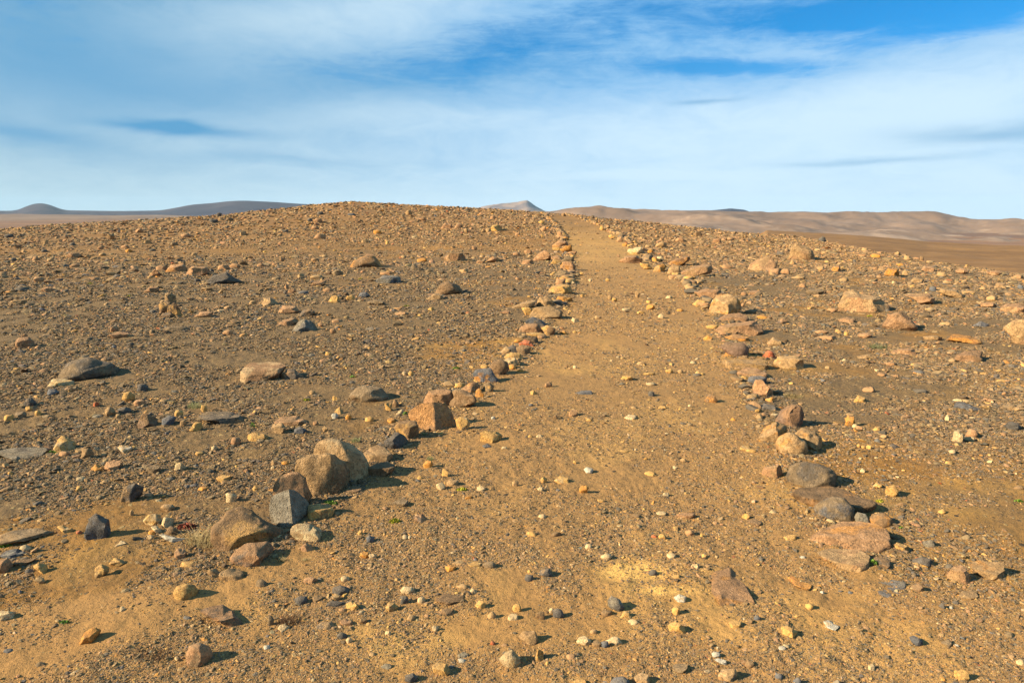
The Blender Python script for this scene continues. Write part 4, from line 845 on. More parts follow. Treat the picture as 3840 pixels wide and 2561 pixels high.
L|slab|pnk.tan|1240,995 1400,972 1510,990 1532,1052 1440,1092 1360,1042|flat rosy rock|behind the biggest tan slab to the right|
L|slab|tan|1540,965 1600,930 1740,948 1802,1000 1770,1022 1650,992|tan stepped rock|right of the flat rosy rock|
L|slab|pnk.org|558,785 600,730 660,725 672,785|pinkish rock with dark notch|between the large tan boulder and biggest tan slab|
L|slab|org.tan|1065,800 1100,750 1200,755 1205,830 1110,832|orange tan rock|far right slope|
L|slab|pnk|1388,785 1430,730 1530,740 1532,785|rosy peaked rock|far right slope edge|
L|slab|tan|1288,880 1340,830 1430,850 1432,882|tan flat rock|far right slope, below the rosy peaked one|
L|slab|tan.pnk|2058,940 2100,880 2180,890 2192,940|tan rock|near the right edge, far field|
L|slab|pnk.tan|2120,1155 2150,1085 2300,1070 2370,1100 2350,1165|wide pink rock|at the right edge, middle distance|
'''
# further stones: outline only by its box; the label is worked out from what lies next to it
MORE = '''
a|210,465,385,540,och;540,0,780,115,och;370,50,480,150,pnk;0,590,125,650,org;310,665,432,770,crm;1745,1070,1810,1125,och;1840,1120,1930,1200,slt;1870,1325,1945,1380,crm;2010,810,2080,845,pnk;800,310,870,370,tan;920,310,1010,360,org;150,150,220,200,crm;800,370,850,410,crm;600,590,660,635,och
b|2020,170,2140,235,org;1230,750,1300,805,tan;1650,865,1710,910,wht;2240,500,2290,545,och;1800,1310,1890,1350,crm;2200,680,2270,720,slt;1120,385,1260,455,och;1070,445,1135,485,crm;350,205,410,265,crm;290,1370,370,1440,tan;480,1360,540,1410,och;860,1095,960,1145,och
c|1780,930,1890,985,och;1090,1290,1150,1350,grg;1680,480,1780,530,och
d|520,500,610,565,org;400,410,510,530,pnk;125,450,175,520,och;90,215,200,285,och;45,85,165,155,brn;130,320,230,415,pnk;480,90,560,150,brn;290,1130,360,1170,och;640,1150,720,1240,grb;640,1270,715,1340,crm;800,1110,870,1165,och;955,1220,1020,1280,crm;1250,1225,1330,1270,och;815,1490,880,1550,och
e|1000,670,1130,760,crm;840,545,940,610,org;300,330,400,420,pnk;160,290,270,350,och;0,130,70,210,och;115,180,165,225,org;1000,420,1180,520,tan;1970,345,2125,445,pnk;1660,230,1800,330,brn;1340,330,1480,420,pnk;2140,805,2330,885,pnk;560,395,670,460,och;800,460,900,520,tan;390,430,480,490,org;1490,1150,1640,1240,tan;1600,1060,1850,1150,tan;1200,1360,1250,1420,crm
f|625,105,690,155,pnk;810,385,940,425,org;370,480,450,535,wht;210,490,370,545,och;660,1060,720,1095,och;1200,1310,1250,1340,och;0,1430,40,1470,crm;610,1420,680,1450,och;650,310,900,370,grb;620,240,665,290,pnk
g|940,212,988,250,crm;1120,240,1190,280,och;205,975,265,1020,crm;980,390,1015,425,och;1060,400,1115,435,och;1010,610,1060,650,crm;0,1060,140,1130,brn;465,1385,525,1425,wht
D|1200,460,1290,530,grg;1110,590,1265,670,gry;1090,800,1210,875,brn;285,950,350,1000,och;430,680,510,760,brn;1320,950,1370,1020,gry;1415,930,1475,965,gry;1390,970,1430,1010,wht;1330,1235,1430,1300,grb;1430,1265,1480,1305,wht;1910,1380,1985,1435,crm;1830,1170,1890,1220,grb;770,1420,835,1472,crm;70,1280,145,1320,wht;1420,1455,1560,1590,och;500,1540,560,1590,grg;200,1520,260,1590,slt;50,1490,115,1540,slt;1000,270,1060,310,gry;1895,40,1978,80,brn;1310,225,1375,260,och;1130,720,1165,745,wht;700,690,770,745,crm;400,855,435,885,wht;1770,755,1815,790,brn;15,225,70,270,crm;100,415,225,468,och;620,965,720,990,tan
C|500,1200,610,1282,crm;745,1208,838,1272,crm;690,1238,748,1298,slt;615,1240,690,1288,brn;1675,1080,1772,1142,och;1240,1410,1362,1484,grb;470,1530,580,1600,och;410,1345,490,1392,pnk;1868,1043,1915,1092,slt;690,563,772,612,crm;1195,558,1265,607,crm;1380,643,1448,692,crm;1230,728,1312,772,och;1130,413,1190,462,och;1075,420,1120,458,red;1110,238,1196,272,crm;1270,248,1420,302,pnk;1775,258,1840,302,och;1810,288,1952,342,brn;105,398,195,436,och;300,398,388,442,brn;518,43,582,97,org;560,490,618,530,crm;1335,383,1408,432,pnk;1055,688,1128,742,gry;888,1073,975,1122,crm;1540,1323,1612,1362,wht;680,998,782,1052,brn;315,990,398,1062,gry;190,1008,252,1072,brn;8,950,72,1032,och;-30,1030,50,1095,crm;945,1480,1062,1600,tan;1238,973,1300,1042,och;285,985,325,1025,crm;200,50,245,90,crm;1165,95,1215,130,crm;660,145,712,170,och;205,260,262,295,crm;930,260,985,295,brn;1460,570,1510,610,och;1490,530,1545,565,tan;1800,1390,1870,1450,brn;0,0,50,55,tan;320,-20,435,18,och;1450,410,1480,448,och;600,1150,660,1185,tan;120,690,150,720,och
B|1250,900,1306,952,crm;1470,658,1542,706,org;1695,930,1772,1002,och;585,813,722,882,gry;1430,988,1532,1052,brn;650,1073,752,1132,pnk;630,1173,702,1226,gry;698,1210,746,1268,crm;1560,1328,1642,1372,grg;1560,1372,1625,1412,wht;870,1325,932,1372,tan;975,1413,1050,1460,grg;170,1113,262,1162,crm;360,745,482,802,pnk;655,738,722,786,crm;300,890,402,962,gry;530,930,692,976,gry;-20,765,92,842,grb;870,568,942,612,crm;805,550,875,600,org;850,423,932,482,slt;780,388,832,426,och;1040,148,1192,206,grb;1470,-5,1572,52,tan;1395,22,1462,82,crm;1700,48,1775,90,crm;970,198,1025,235,pnk;1560,798,1642,842,tan;1915,1033,2000,1092,crm;1170,1038,1242,1088,tan;1150,1490,1255,1560,gry;1760,628,1852,682,grb;1812,1240,1852,1282,red;1360,1120,1410,1170,crm;1000,1160,1045,1205,crm;1115,890,1180,960,gry;800,1060,855,1105,brn;90,1045,140,1120,grb;1380,870,1440,915,tan;640,985,705,1020,pnk;1790,1020,1855,1080,tan;60,1270,115,1310,wht;1190,1035,1250,1075,grg;1520,620,1620,660,tan;1860,1340,1930,1420,crm;1900,1260,1945,1290,pnk;590,880,650,930,tan;430,890,520,940,brn;1650,840,1710,890,crm
A|275,748,352,796,tan;1385,623,1528,688,och;1610,683,1702,762,tan;1680,678,1902,792,tan;580,43,642,92,och;920,973,970,1042,crm;1010,1178,1082,1218,och;1340,528,1450,612,pnk;1285,358,1378,432,brn;1140,420,1190,452,crm;270,400,330,440,gry;590,390,640,420,red;1000,230,1035,285,tan;1525,1115,1555,1170,wht;1410,1050,1490,1090,slt;1550,1215,1610,1250,org;280,1405,350,1450,grb;400,1415,450,1455,grb;150,500,240,548,crm;20,1300,130,1340,slt;1240,180,1360,240,tan;1560,60,1640,90,org;1020,890,1060,920,slt
E|190,130,258,205,pnk;140,150,320,262,pnk;1015,55,1088,115,pnk;1000,105,1222,172,pnk;2050,93,2142,142,pnk;1500,55,1752,106,grb;40,868,126,932,och;130,843,262,906,grb;235,790,300,835,och;420,633,545,692,slt;1600,828,1682,896,och;1655,918,1712,982,tan;1935,925,1995,972,crm;1080,798,1212,866,gry;1225,723,1342,792,pnk;845,1328,946,1396,org;705,1438,790,1496,crm;1600,1308,1702,1392,crm;1340,1328,1482,1412,grb;690,1515,760,1567,och;855,753,917,797,red;1250,588,1362,662,gry;1845,778,1902,842,och;540,1203,642,1266,pnk;970,800,1060,890,tan;1230,590,1180,650,grb;2120,1080,2210,1160,pnk;300,1110,370,1160,tan;320,830,380,890,och;1310,1110,1310,1110,x;1790,1205,1870,1240,och;380,870,500,910,grb;1060,860,1110,920,tan;1460,720,1560,760,tan;840,870,960,900,grg;70,1390,120,1435,och;230,420,180,470,x;20,1310,90,1360,tan;1815,1535,1950,1567,pnk
F|690,853,756,906,wht;1003,888,1088,942,och;340,983,472,1052,slt;525,925,572,968,pnk;610,978,660,1020,tan;1540,1288,1622,1362,org;1705,1373,1768,1452,och;1750,1463,1868,1526,och;1640,1495,1732,1560,tan;635,293,696,326,och;1820,573,1918,642,och;1400,470,1445,515,och;1350,470,1395,510,crm;490,645,545,690,tan;700,695,745,740,och;680,80,735,120,pnk;1310,1200,1360,1240,org;820,865,880,915,org;1480,1430,1530,1470,och;2010,1530,2110,1567,tan;1900,810,1945,848,tan;130,1340,180,1375,crm;1650,1130,1680,1160,tan
G|1410,448,1482,492,och;1680,468,1752,512,crm;990,510,1112,560,och;1225,573,1317,602,crm;262,1438,318,1498,och;610,1515,692,1585,tan;40,448,112,502,org;660,1353,752,1402,wht;1540,1268,1602,1302,tan;1220,1388,1312,1432,och;520,820,600,882,pnk;560,85,604,120,crm;450,100,520,140,org;300,570,372,622,pnk;170,650,222,690,och;1090,790,1150,820,tan;680,905,735,935,och;220,1052,290,1085,crm;150,1050,190,1085,och;1610,945,1660,980,grb;960,1190,1075,1215,och;560,1290,590,1320,och;1120,1180,1150,1200,crm;2100,765,2150,790,och;1520,455,1570,490,tan;1660,490,1740,515,gry;1450,545,1560,572,brn;1250,655,1310,710,gry;2010,900,2050,935,org;0,1450,70,1540,grb;1475,1340,1515,1372,crm;1100,1130,1180,1150,x;1280,650,1330,700,x;850,900,870,920,x;1210,480,1310,505,och;1150,380,1225,415,tan;560,420,600,450,crm;1340,790,1420,815,och;1000,1110,1040,1135,och;380,870,420,915,brn
H|820,115,962,166,pnk;800,318,1002,362,tan;860,613,982,668,pnk;1330,633,1462,672,gry;1820,1008,1922,1082,pnk;1420,138,1602,192,tan;700,103,742,150,och;1650,1188,1732,1222,crm;1620,1293,1702,1326,och;1320,463,1440,492,slt;1000,480,1080,515,pnk;1150,500,1210,530,pnk;680,360,720,390,crm;975,450,1025,470,crm;950,985,1040,1015,och;1030,1050,1100,1085,tan;1060,385,1190,420,pnk;1625,870,1670,930,crm;1800,1070,1900,1110,crm;1680,680,1700,700,x;660,1280,700,1330,x;850,1150,900,1175,och;520,420,570,450,tan;430,90,560,125,pnk;80,0,150,40,tan;1860,1375,1900,1400,x;450,140,640,180,pnk
I|1430,728,1542,776,pnk;1990,718,2112,772,pnk;2110,703,2202,756,pnk;1840,923,1962,966,tan;370,923,492,976,pnk;130,918,272,962,gry;620,608,752,656,pnk;1113,428,1152,492,tan;1660,428,1757,476,pnk;1920,298,2002,336,gry;1985,238,2042,282,gry;2075,285,2142,322,brn;40,433,128,472,gry;900,543,952,582,pnk;295,640,360,682,pnk;440,650,500,702,tan;1565,508,1632,546,grb;1760,608,1812,642,tan;780,630,835,662,tan;280,525,330,560,tan;395,495,445,530,tan;120,535,190,570,brn;640,515,690,545,gry;380,575,440,608,gry;100,655,155,685,gry;640,710,735,745,pnk;970,785,1070,820,tan;740,960,820,985,x;1250,385,1310,430,pnk;2200,410,2260,455,tan;1320,490,1390,530,tan;1110,535,1180,570,pnk;1150,575,1215,608,org;910,610,975,640,tan;1960,740,1920,760,x;1925,755,1965,790,gry;1790,845,1840,880,gry;1010,1280,1080,1330,tan;0,790,50,830,gry;2290,1045,2351,1090,tan;2185,690,2270,725,brn;120,740,210,775,tan;800,830,930,860,pnk;930,920,1040,880,x;300,830,400,880,pnk
J|615,928,717,972,pnk;295,940,370,982,pnk;390,955,490,992,slt;1020,1043,1190,1092,grb;1585,1108,1632,1142,och;1275,1148,1402,1188,pnk;1475,660,1572,696,org;490,808,622,856,tan;215,648,268,690,pnk;1085,398,1150,440,org;535,433,645,482,pnk;535,290,612,342,pnk;835,998,905,1050,och;1375,218,1430,266,tan;970,485,1025,518,tan;10,705,80,740,pnk;150,700,215,735,pnk;370,705,425,740,pnk;1190,503,1225,530,och;1785,545,1835,570,tan;1980,545,2030,590,pnk;2110,380,2160,420,tan;2150,265,2200,300,pnk;1910,385,1950,425,tan;265,900,300,945,pnk;700,765,800,815,grb;380,800,445,850,tan;1145,780,1250,812,pnk;640,765,700,800,grb;690,1215,800,1250,pnk;2260,1140,2345,1172,pnk;1900,660,2030,690,x;2020,680,2110,705,pnk;1880,755,1950,795,tan;1550,760,1630,800,grb;515,360,580,395,pnk;840,245,910,270,slt;470,290,520,325,gry;250,395,295,425,gry;200,505,260,530,pnk;1260,1240,1340,1280,grb;1480,1170,1530,1200,och;570,1245,620,1290,pnk;1500,285,1560,315,pnk;560,230,620,260,gry
K|1920,708,2062,752,pnk;1275,310,1340,350,x;1660,415,1750,466,brn;1350,470,1400,505,pnk;1980,465,2040,500,pnk;30,420,75,455,pnk;70,440,110,470,x;265,430,300,470,och;120,575,180,620,pnk;10,600,70,642,pnk;140,625,190,660,tan;205,610,340,670,x;390,1005,470,1035,x;2100,950,2150,1000,pnk;1180,1140,1195,1160,x;2170,820,2200,840,x;1850,600,1900,620,tan;1150,1140,1210,1172,och;1340,1170,1400,1215,crm;760,1185,820,1215,tan;1230,1085,1310,1130,org;1000,1115,1080,1145,crm;1410,1000,1470,1032,crm;1230,1045,1285,1072,och;1130,960,1175,1025,tan;880,990,915,1040,tan;920,1020,970,1060,och;1510,1120,1575,1150,org;2230,1180,2320,1210,org;240,235,290,275,och;1470,395,1500,430,gry
L|2010,768,2152,816,pnk;1720,750,1842,806,pnk;2240,808,2351,852,pnk;1940,1063,2102,1112,pnk;468,463,532,512,gry;125,753,200,806,pnk;0,748,120,816,pnk;340,938,515,992,grb;940,615,1040,656,org;1165,598,1220,636,tan;640,1203,812,1252,pnk;60,1208,190,1252,pnk;540,1115,640,1155,pnk;200,680,245,720,tan;290,885,350,930,pnk;650,840,750,875,tan;1550,785,1640,830,tan;1250,635,1310,680,tan;480,595,560,625,tan;860,565,920,600,tan;1480,920,1550,965,slt;1600,865,1690,900,tan;2000,1000,2110,1050,tan;1180,700,1250,732,org;210,820,350,850,tan;440,730,520,765,tan;1430,1110,1560,1140,tan;1900,990,2010,1020,x;2290,900,2351,950,slt;1230,770,1290,820,tan;1395,640,1430,690,brn;1450,680,1530,700,tan;780,670,810,700,gry;1780,1190,1900,1215,x;1560,1240,1700,1280,tan
'''
GRP = {'L': 'stones of the row along the left path edge', 'R': 'stones of the row along the right path edge', 'P': 'stones of the pile of four beside the path', 'K': 'stones of the little cairn', '': 'stones scattered over the ground'}
def to_px(rg, x, y):
    ox, oy, s = REG[rg]; return (ox + x * s, oy + y * s)
rs = random.Random(5)
items = []
for ln in HERO.strip().split('\n'):
    rg, kind, key, pts, ref, rest, gc = ln.split('|')
    P = [to_px(rg, *map(float, q.split(','))) for q in pts.split()]
    items.append(dict(P=P, kind=kind, key=key, ref=ref, label=ref + ', ' + rest if rest else ref, g=gc, hero=True))
for ln in MORE.strip().split('\n'):
    rg, rest = ln.split('|')
    for it in rest.split(';'):
        x0, y0, x1, y1, key = it.split(',')
        if key == 'x': continue
        (x0, y0), (x1, y1) = to_px(rg, float(x0), float(y0)), to_px(rg, float(x1), float(y1))
        if x1 <= x0 or y1 <= y0: continue
        n = rs.choice([6, 7, 8]); ph0 = rs.random() * 6.28; P = []
        for k in range(n):
            a = ph0 + k * 2 * math.pi / n + rs.uniform(-.25, .25); rr_ = rs.uniform(.86, 1.08)
            P.append(((x0 + x1) / 2 + (x1 - x0) / 2 * rr_ * math.cos(a), (y0 + y1) / 2 + (y1 - y0) / 2 * rr_ * math.sin(a)))
        dup_ = False
        for o_ in items:
            xs = [p[0] for p in o_['P']]; ys = [p[1] for p in o_['P']]
            ix = min(x1, max(xs)) - max(x0, min(xs)); iy = min(y1, max(ys)) - max(y0, min(ys))
            if ix > 0 and iy > 0 and ix * iy > .45 * (x1 - x0) * (y1 - y0): dup_ = True
        if dup_: continue
        kk = 'rnd' if key in ('wht', 'gry', 'slt') else rs.choice(['ang', 'ang', 'rnd', 'slab'])
        items.append(dict(P=P, kind=kk, key=key, ref=None, label=None, g='', hero=False))
for it in items:
    xs = [p[0] for p in it['P']]; ys = [p[1] for p in it['P']]
    it['c'] = ((min(xs) + max(xs)) / 2, (min(ys) + max(ys)) / 2); it['w'] = max(xs) - min(xs); it['h'] = max(ys) - min(ys)
    it['area'] = it['w'] * it['h']
heroes = [i for i in items if i['hero']]; rest_ = sorted([i for i in items if not i['hero']], key=lambda i: -i['area'])
keep = heroes + rest_[:300 - len(heroes)]; small_rest = rest_[300 - len(heroes):]
print('stones listed', len(items), 'outlined', len(heroes), 'kept', len(keep), 'merged', len(small_rest))
refs = [i['ref'] for i in heroes]
for r_ in set(refs):
    if refs.count(r_) > 1: print('DUPLICATE REF', r_)
SH = dict(flat='flat', ang='angular', rnd='rounded', slab='flat')
used = set(i['label'].lower() for i in heroes)
def where(a, b):
    dx_, dy_ = a['c'][0] - b['c'][0], a['c'][1] - b['c'][1]
    far_ = math.hypot(dx_, dy_ * 1.6)
    if abs(dx_) > 2.2 * abs(dy_): s = 'right of' if dx_ > 0 else 'left of'
    elif abs(dy_) > 1.2 * abs(dx_): s = 'in front of' if dy_ > 0 else 'behind'
    else: s = ('before' if dy_ > 0 else 'beyond') + (' and right of' if dx_ > 0 else ' and left of')
    return s, far_
for it in keep[len(heroes):]:
    cand = sorted(heroes, key=lambda h: math.hypot(h['c'][0] - it['c'][0], (h['c'][1] - it['c'][1]) * 1.6))[:6]
    px_w = it['w'] / (1 + 0)
    size_ = 'small' if px_w < 45 else 'stout' if it['h'] > .8 * it['w'] else 'low'
    done = False
    for h in cand:
        s, fr_ = where(it, h)
        pre = '' if fr_ > 130 else 'just '
        for body in (f"{size_} {NAMEC[it['key']]} stone", f"{size_} {SH[it['kind']]} {NAMEC[it['key']]} stone"):
            lab = f"{body} {pre}{s} the {h['ref']}"
            if len(lab.split()) <= 16 and lab.lower() not in used:
                it['label'] = lab; done = True; break
        if done: break
    if not done: print('NO LABEL', it['c'])
    used.add((it['label'] or '').lower())
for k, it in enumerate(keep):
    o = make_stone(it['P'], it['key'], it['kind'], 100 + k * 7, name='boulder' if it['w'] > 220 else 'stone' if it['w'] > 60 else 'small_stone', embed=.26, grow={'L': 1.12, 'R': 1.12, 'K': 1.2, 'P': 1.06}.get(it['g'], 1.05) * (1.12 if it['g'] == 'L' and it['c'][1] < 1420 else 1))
    if it['label']:
        o['label'] = it['label']
    o['category'] = 'stone'; o['group'] = GRP[it['g']]

# ------------------------------------------------------------------ gravel and loose stones nobody could count
def gravel_material():
    mt = bpy.data.materials.new('gravel'); mt.use_nodes = True; g = NT(mt.node_tree)
    at = g.n('ShaderNodeVertexColor', layer_name='tone'); co = g.n('ShaderNodeTexCoord').outputs['Object']
    n1 = g.noise(co, 70, 5, .7); n2 = g.noise(co, 14, 5, .7)
    geo = g.n('ShaderNodeNewGeometry'); gz = g.n('ShaderNodeSeparateXYZ'); g.set(gz, 0, geo.outputs['Normal'])
    dusty = g.mix(g.math('ADD', g.math('MULTIPLY', g.mapr(gz.outputs[2], .2, 1.0), .30), .10), at.outputs[0], (.215, .145, .072))
    col = g.mix(g.math('MULTIPLY', g.mapr(n1, .5, .68), .5), dusty, (.07, .055, .045))
    col = g.mix(g.math('MULTIPLY', g.mapr(n2, .5, .65), .4), col, g.mix(1.0, col, (.6, .6, .62), 'MULTIPLY'))
    bs = g.n('ShaderNodeBsdfPrincipled'); g.set(bs, 'Base Color', col); g.set(bs, 'Roughness', .9); g.set(bs, 'Specular IOR Level', .18)
    bp = g.n('ShaderNodeBump'); g.set(bp, 'Height', g.math('ADD', n1, n2)); g.set(bp, 'Strength', .6); g.set(bp, 'Distance', .012); g.set(bs, 'Normal', bp.outputs[0])
    o = g.n('ShaderNodeOutputMaterial'); g.set(o, 0, bs.outputs[0]); return mt
M_GRAVEL = gravel_material()
rng = np.random.RandomState(11)
TONES = np.array([C['gry'], C['grb'], C['brn'], C['pnk'], C['tan'], C['och'], C['crm'], C['dkb'], C['slt'], C['org'], C['wht'], C['red']])
def pick_tone(n, dark, r, pathy):
    base = np.array([.15, .20, .20, .10, .12, .055, .022, .13, .015, .012, .001, .003])
    wd = np.array([.20, .24, .21, .07, .07, .025, .006, .19, .012, .006, .0, .002])
    wf = np.array([.05, .14, .22, .24, .22, .03, .005, .08, .005, .015, .0, .002])
    wp = np.array([.12, .16, .19, .11, .18, .10, .035, .09, .015, .015, .001, .003])
    f = sstep(14, 32, r)[:, None]
    W = base[None] * (1 - dark[:, None]) + wd[None] * dark[:, None]
    W = W * (1 - pathy[:, None]) + wp[None] * pathy[:, None]
    W = W * (1 - f) + wf[None] * f
    cs = np.cumsum(W, 1); cs /= cs[:, -1:]
    k = (rng.rand(n)[:, None] > cs).sum(1).clip(0, 11)
    c = TONES[k] * rng.uniform(.68, 1.2, (n, 1)) * rng.uniform(.93, 1.07, (n, 3)); return c.clip(.02, .8)
def protos(sub, n, seed):
    out = []
    for k in range(n):
        if sub == 0:
            V = np.array([(1,0,0),(-1,0,0),(0,1,0),(0,-1,0),(0,0,1),(0,0,-1)], float) + rng.uniform(-.28, .28, (6, 3))
            Fc = np.array([(0,2,4),(2,1,4),(1,3,4),(3,0,4),(2,0,5),(1,2,5),(3,1,5),(0,3,5)])
        else:
            V, Fc = rock_base(sub, ['ang', 'ang', 'rnd', 'slab'][k % 4], seed + k)
        out.append((V, Fc))
    return out
def scatter(name, label, K, alpha, px_lo, px_hi, r0, r1, sub, nproto, seed, dens=1.0, phi_max=47, flat=(.28, .68), smooth=False, group=None, hillboost=1.0, smax=.3):
    """stones with radius between px_lo and px_hi of a picture pixel at their distance; natural size law s^-alpha"""
    global rng
    rng = np.random.RandomState(seed)
    rr = np.geomspace(r0, r1, 400)
    slo = px_lo / 683.0 * rr; shi = np.minimum(px_hi / 683.0 * rr, smax)
    n_r = K * np.maximum(slo ** -alpha - shi ** -alpha, 0) * rr * (2 * math.radians(phi_max))
    cum = np.concatenate([[0], np.cumsum((n_r[1:] + n_r[:-1]) / 2 * np.diff(rr))])
    N = int(cum[-1] * dens * 2.2)
    r = np.interp(rng.rand(N) * cum[-1], cum, rr); ph = np.radians(rng.uniform(-phi_max, phi_max, N))
    x, y = r * np.sin(ph), r * np.cos(ph)
    p, dk, ye = masks(x, y); ye = ye * .8
    cl = vnoise(x * 1.5, y * 1.5, 41) * .5 + vnoise(x * 5, y * 5, 43) * .5
    pr = (.46 + .54 * dk) * sstep(.28, .70, cl) * (.55 + .9 * vnoise(x * .35, y * .35, 47)) * 1.2
    pr = pr * (1 - (.62 if px_hi > 4 else .40 if px_hi > 2 else .15) * p * sstep(3.0, 4.2, y)) * (1 + .7 * (1 - sstep(2.6, 3.6, y))) * (1 - .85 * np.clip(ye, 0, 1))
    sandy = 1 - sstep(2.2, 3.4, y - .15 * x - .1)
    pr = np.where(r < 8, pr * (1 + .1 * sandy), pr)
    if px_hi > 2: pr = pr + .55 * rowsoil(x, y) * sstep(3, 5, r) * (r < 60)
    hb = sstep(30, 40, r); pr = pr * (1 + (hillboost - 1) * hb)
    band = np.exp(-((y - 29) / 4.0) ** 2) * (x < 2) ; pr = pr * (1 - .75 * band)
    # smoother slopes: top of the path and the low ground on the right
    tt = x / np.maximum(y, .1)
    rocky_edge = np.interp(tt, TCX, TR[:, 2]) ; pr = np.where((tt > .3) & (r * np.cos(ph) > rocky_edge * 1.05), pr * .08, pr)
    pr = pr * (1 - .75 * p * sstep(14, 22, r))
    s_ok = rng.rand(N) < pr.clip(0, 1)
    x, y, r, p, dk = x[s_ok], y[s_ok], r[s_ok], p[s_ok], dk[s_ok]; N = len(x)
    slo = px_lo / 683.0 * r; shi = np.minimum(px_hi / 683.0 * r, smax); u = rng.rand(N)
    s = (slo ** -alpha - u * (slo ** -alpha - shi ** -alpha)) ** (-1 / alpha)
    s = s * np.where(p > .5, .8, 1.0)
    z = height_fine(x, y)
    col = pick_tone(N, dk, r, p)
    pr_ = protos(sub, nproto, seed * 10)
    which = rng.randint(0, nproto, N)
    Vs, Fs, Cs = [], [], []; off = 0
    for k in range(nproto):
        ii = np.where(which == k)[0]
        if len(ii) == 0: continue
        V, Fc = pr_[k]; n = len(ii); nv = len(V)
        yaw = rng.rand(n) * 6.283; tilt = rng.normal(0, .22, (n, 2))
        asp = np.stack([rng.uniform(.8, 1.35, n), rng.uniform(.6, 1.0, n), rng.uniform(flat[0], flat[1], n)], 1)
        L = V[None] * asp[:, None, :]
        c, s_ = np.cos(yaw)[:, None], np.sin(yaw)[:, None]
        X = L[..., 0] * c - L[..., 1] * s_; Y = L[..., 0] * s_ + L[..., 1] * c; Z = L[..., 2] + X * tilt[:, :1] + Y * tilt[:, 1:]
        sc_ = s[ii][:, None]
        P = np.stack([X * sc_ + x[ii][:, None], Y * sc_ + y[ii][:, None], Z * sc_ + (z[ii] + s[ii] * asp[:, 2] * .12)[:, None]], -1)
        Vs.append(P.reshape(-1, 3)); Fs.append((Fc[None] + (np.arange(n) * nv)[:, None, None]).reshape(-1, Fc.shape[1]) + off)
        Cs.append(np.repeat(col[ii], nv, 0)); off += n * nv
    o = link_mesh(name, np.concatenate(Vs), np.concatenate(Fs), [M_GRAVEL], smooth=smooth, cols={'tone': np.concatenate(Cs)})
    tag(o, label, None, group, 'stuff'); print(name, N, 'stones', len(o.data.polygons), 'faces'); return o
KD = 250 * .01 ** 2.2 * 1.6
scatter('fine_gravel', 'fine dark and tan gravel covering the ground', KD * 3.2, 2.2, .5, 1.1, 1.7, 42, 0, 30, 21, phi_max=50)
scatter('gravel', 'brown, grey and cream gravel lying over the soil', KD * 2.0, 2.2, 1.1, 2.4, 1.7, 66, 1, 30, 22, phi_max=51, hillboost=2.0)
scatter('loose_stones', 'countless small angular stones between the larger ones', KD * .62, 2.2, 2.4, 4.2, 1.7, 66, 2, 28, 23, phi_max=52, hillboost=1.9, smax=.17)
def row_fill():
    """small stones packed between the larger ones of the two rows"""
    r_ = np.random.RandomState(5); P = protos(3, 16, 700); Vs, Fs, Cs = [], [], []; off = 0
    for E, sgn in ((LEg, -1), (REg, 1)):
        y = 4.3
        while y < 58:
            s = r_.uniform(.025, .06) * (1 + 1.6 * sstep(8, 15, y)); V, Fc = P[r_.randint(16)]
            yy = y + r_.normal(0, .06); x = edge_x(E, yy) + sgn * abs(r_.normal(.12, .10)) + .25 * float(fbm(edge_x(E, yy) * .9, yy * .9, 91, 3)) * 0
            zz_ = float(height(x, yy)) - CAMZ; dd_ = yy * math.cos(PITCH) - zz_ * math.sin(PITCH)
            X_ = CX + F * x / dd_; Y_ = CY - F * (yy * math.sin(PITCH) + zz_ * math.cos(PITCH)) / dd_
            y += s * r_.uniform(.8, 1.7) * (1 if sgn < 0 else 1.1)
            if any(h['g'] and abs(X_ - h['c'][0]) < h['w'] * .55 and abs(Y_ - h['c'][1]) < h['h'] * .6 for h in heroes): continue
            a = r_.rand() * 6.28; c, q = math.cos(a), math.sin(a); L = V * np.array([1.25, .85, r_.uniform(.5, .85)]) * s
            Q = np.stack([L[:, 0] * c - L[:, 1] * q + x, L[:, 0] * q + L[:, 1] * c + yy, L[:, 2] + float(height_fine(x, yy)) + s * .22], 1)
            Vs.append(Q); Fs.append(Fc + off); off += len(Q)
            key = r_.choice(['pnk', 'tan', 'brn', 'grb', 'och', 'org', 'gry', 'pnk', 'tan']); Cs.append(np.tile(np.array(C[key]) * r_.uniform(.7, 1.05), (len(Q), 1)))
    o = link_mesh('row_rubble', np.concatenate(Vs), np.concatenate(Fs), [M_GRAVEL], smooth=True, cols={'tone': np.concatenate(Cs)})
    tag(o, 'small stones packed between the larger stones of the two rows', None, None, 'stuff')
row_fill()
def merge_rest():
    Vs, Fs, Cs = [], [], []; off = 0; dg = bpy.context.evaluated_depsgraph_get()
    for k, it in enumerate(small_rest):
        o = make_stone(it['P'], it['key'], it['kind'], 9000 + k * 3, name='tmp', embed=.26)
        me = o.data; n = len(me.vertices); V = np.empty(n * 3, np.float32); me.vertices.foreach_get('co', V); V = V.reshape(-1, 3) + np.array(o.location)
        Fc = np.empty(len(me.loops), np.int32); me.loops.foreach_get('vertex_index', Fc)
        Vs.append(V); Fs.append(Fc.reshape(-1, 3) + off); off += n; Cs.append(np.tile(np.array(C[it['key']]), (n, 1)))
        bpy.data.objects.remove(o); bpy.data.meshes.remove(me)
    if Vs:
        o = link_mesh('small_loose_stones', np.concatenate(Vs), np.concatenate(Fs), [M_GRAVEL], smooth=True, cols={'tone': np.concatenate(Cs)})
        tag(o, 'scattered pebbles smaller than the stones that can be told apart', None, None, 'stuff')
merge_rest()

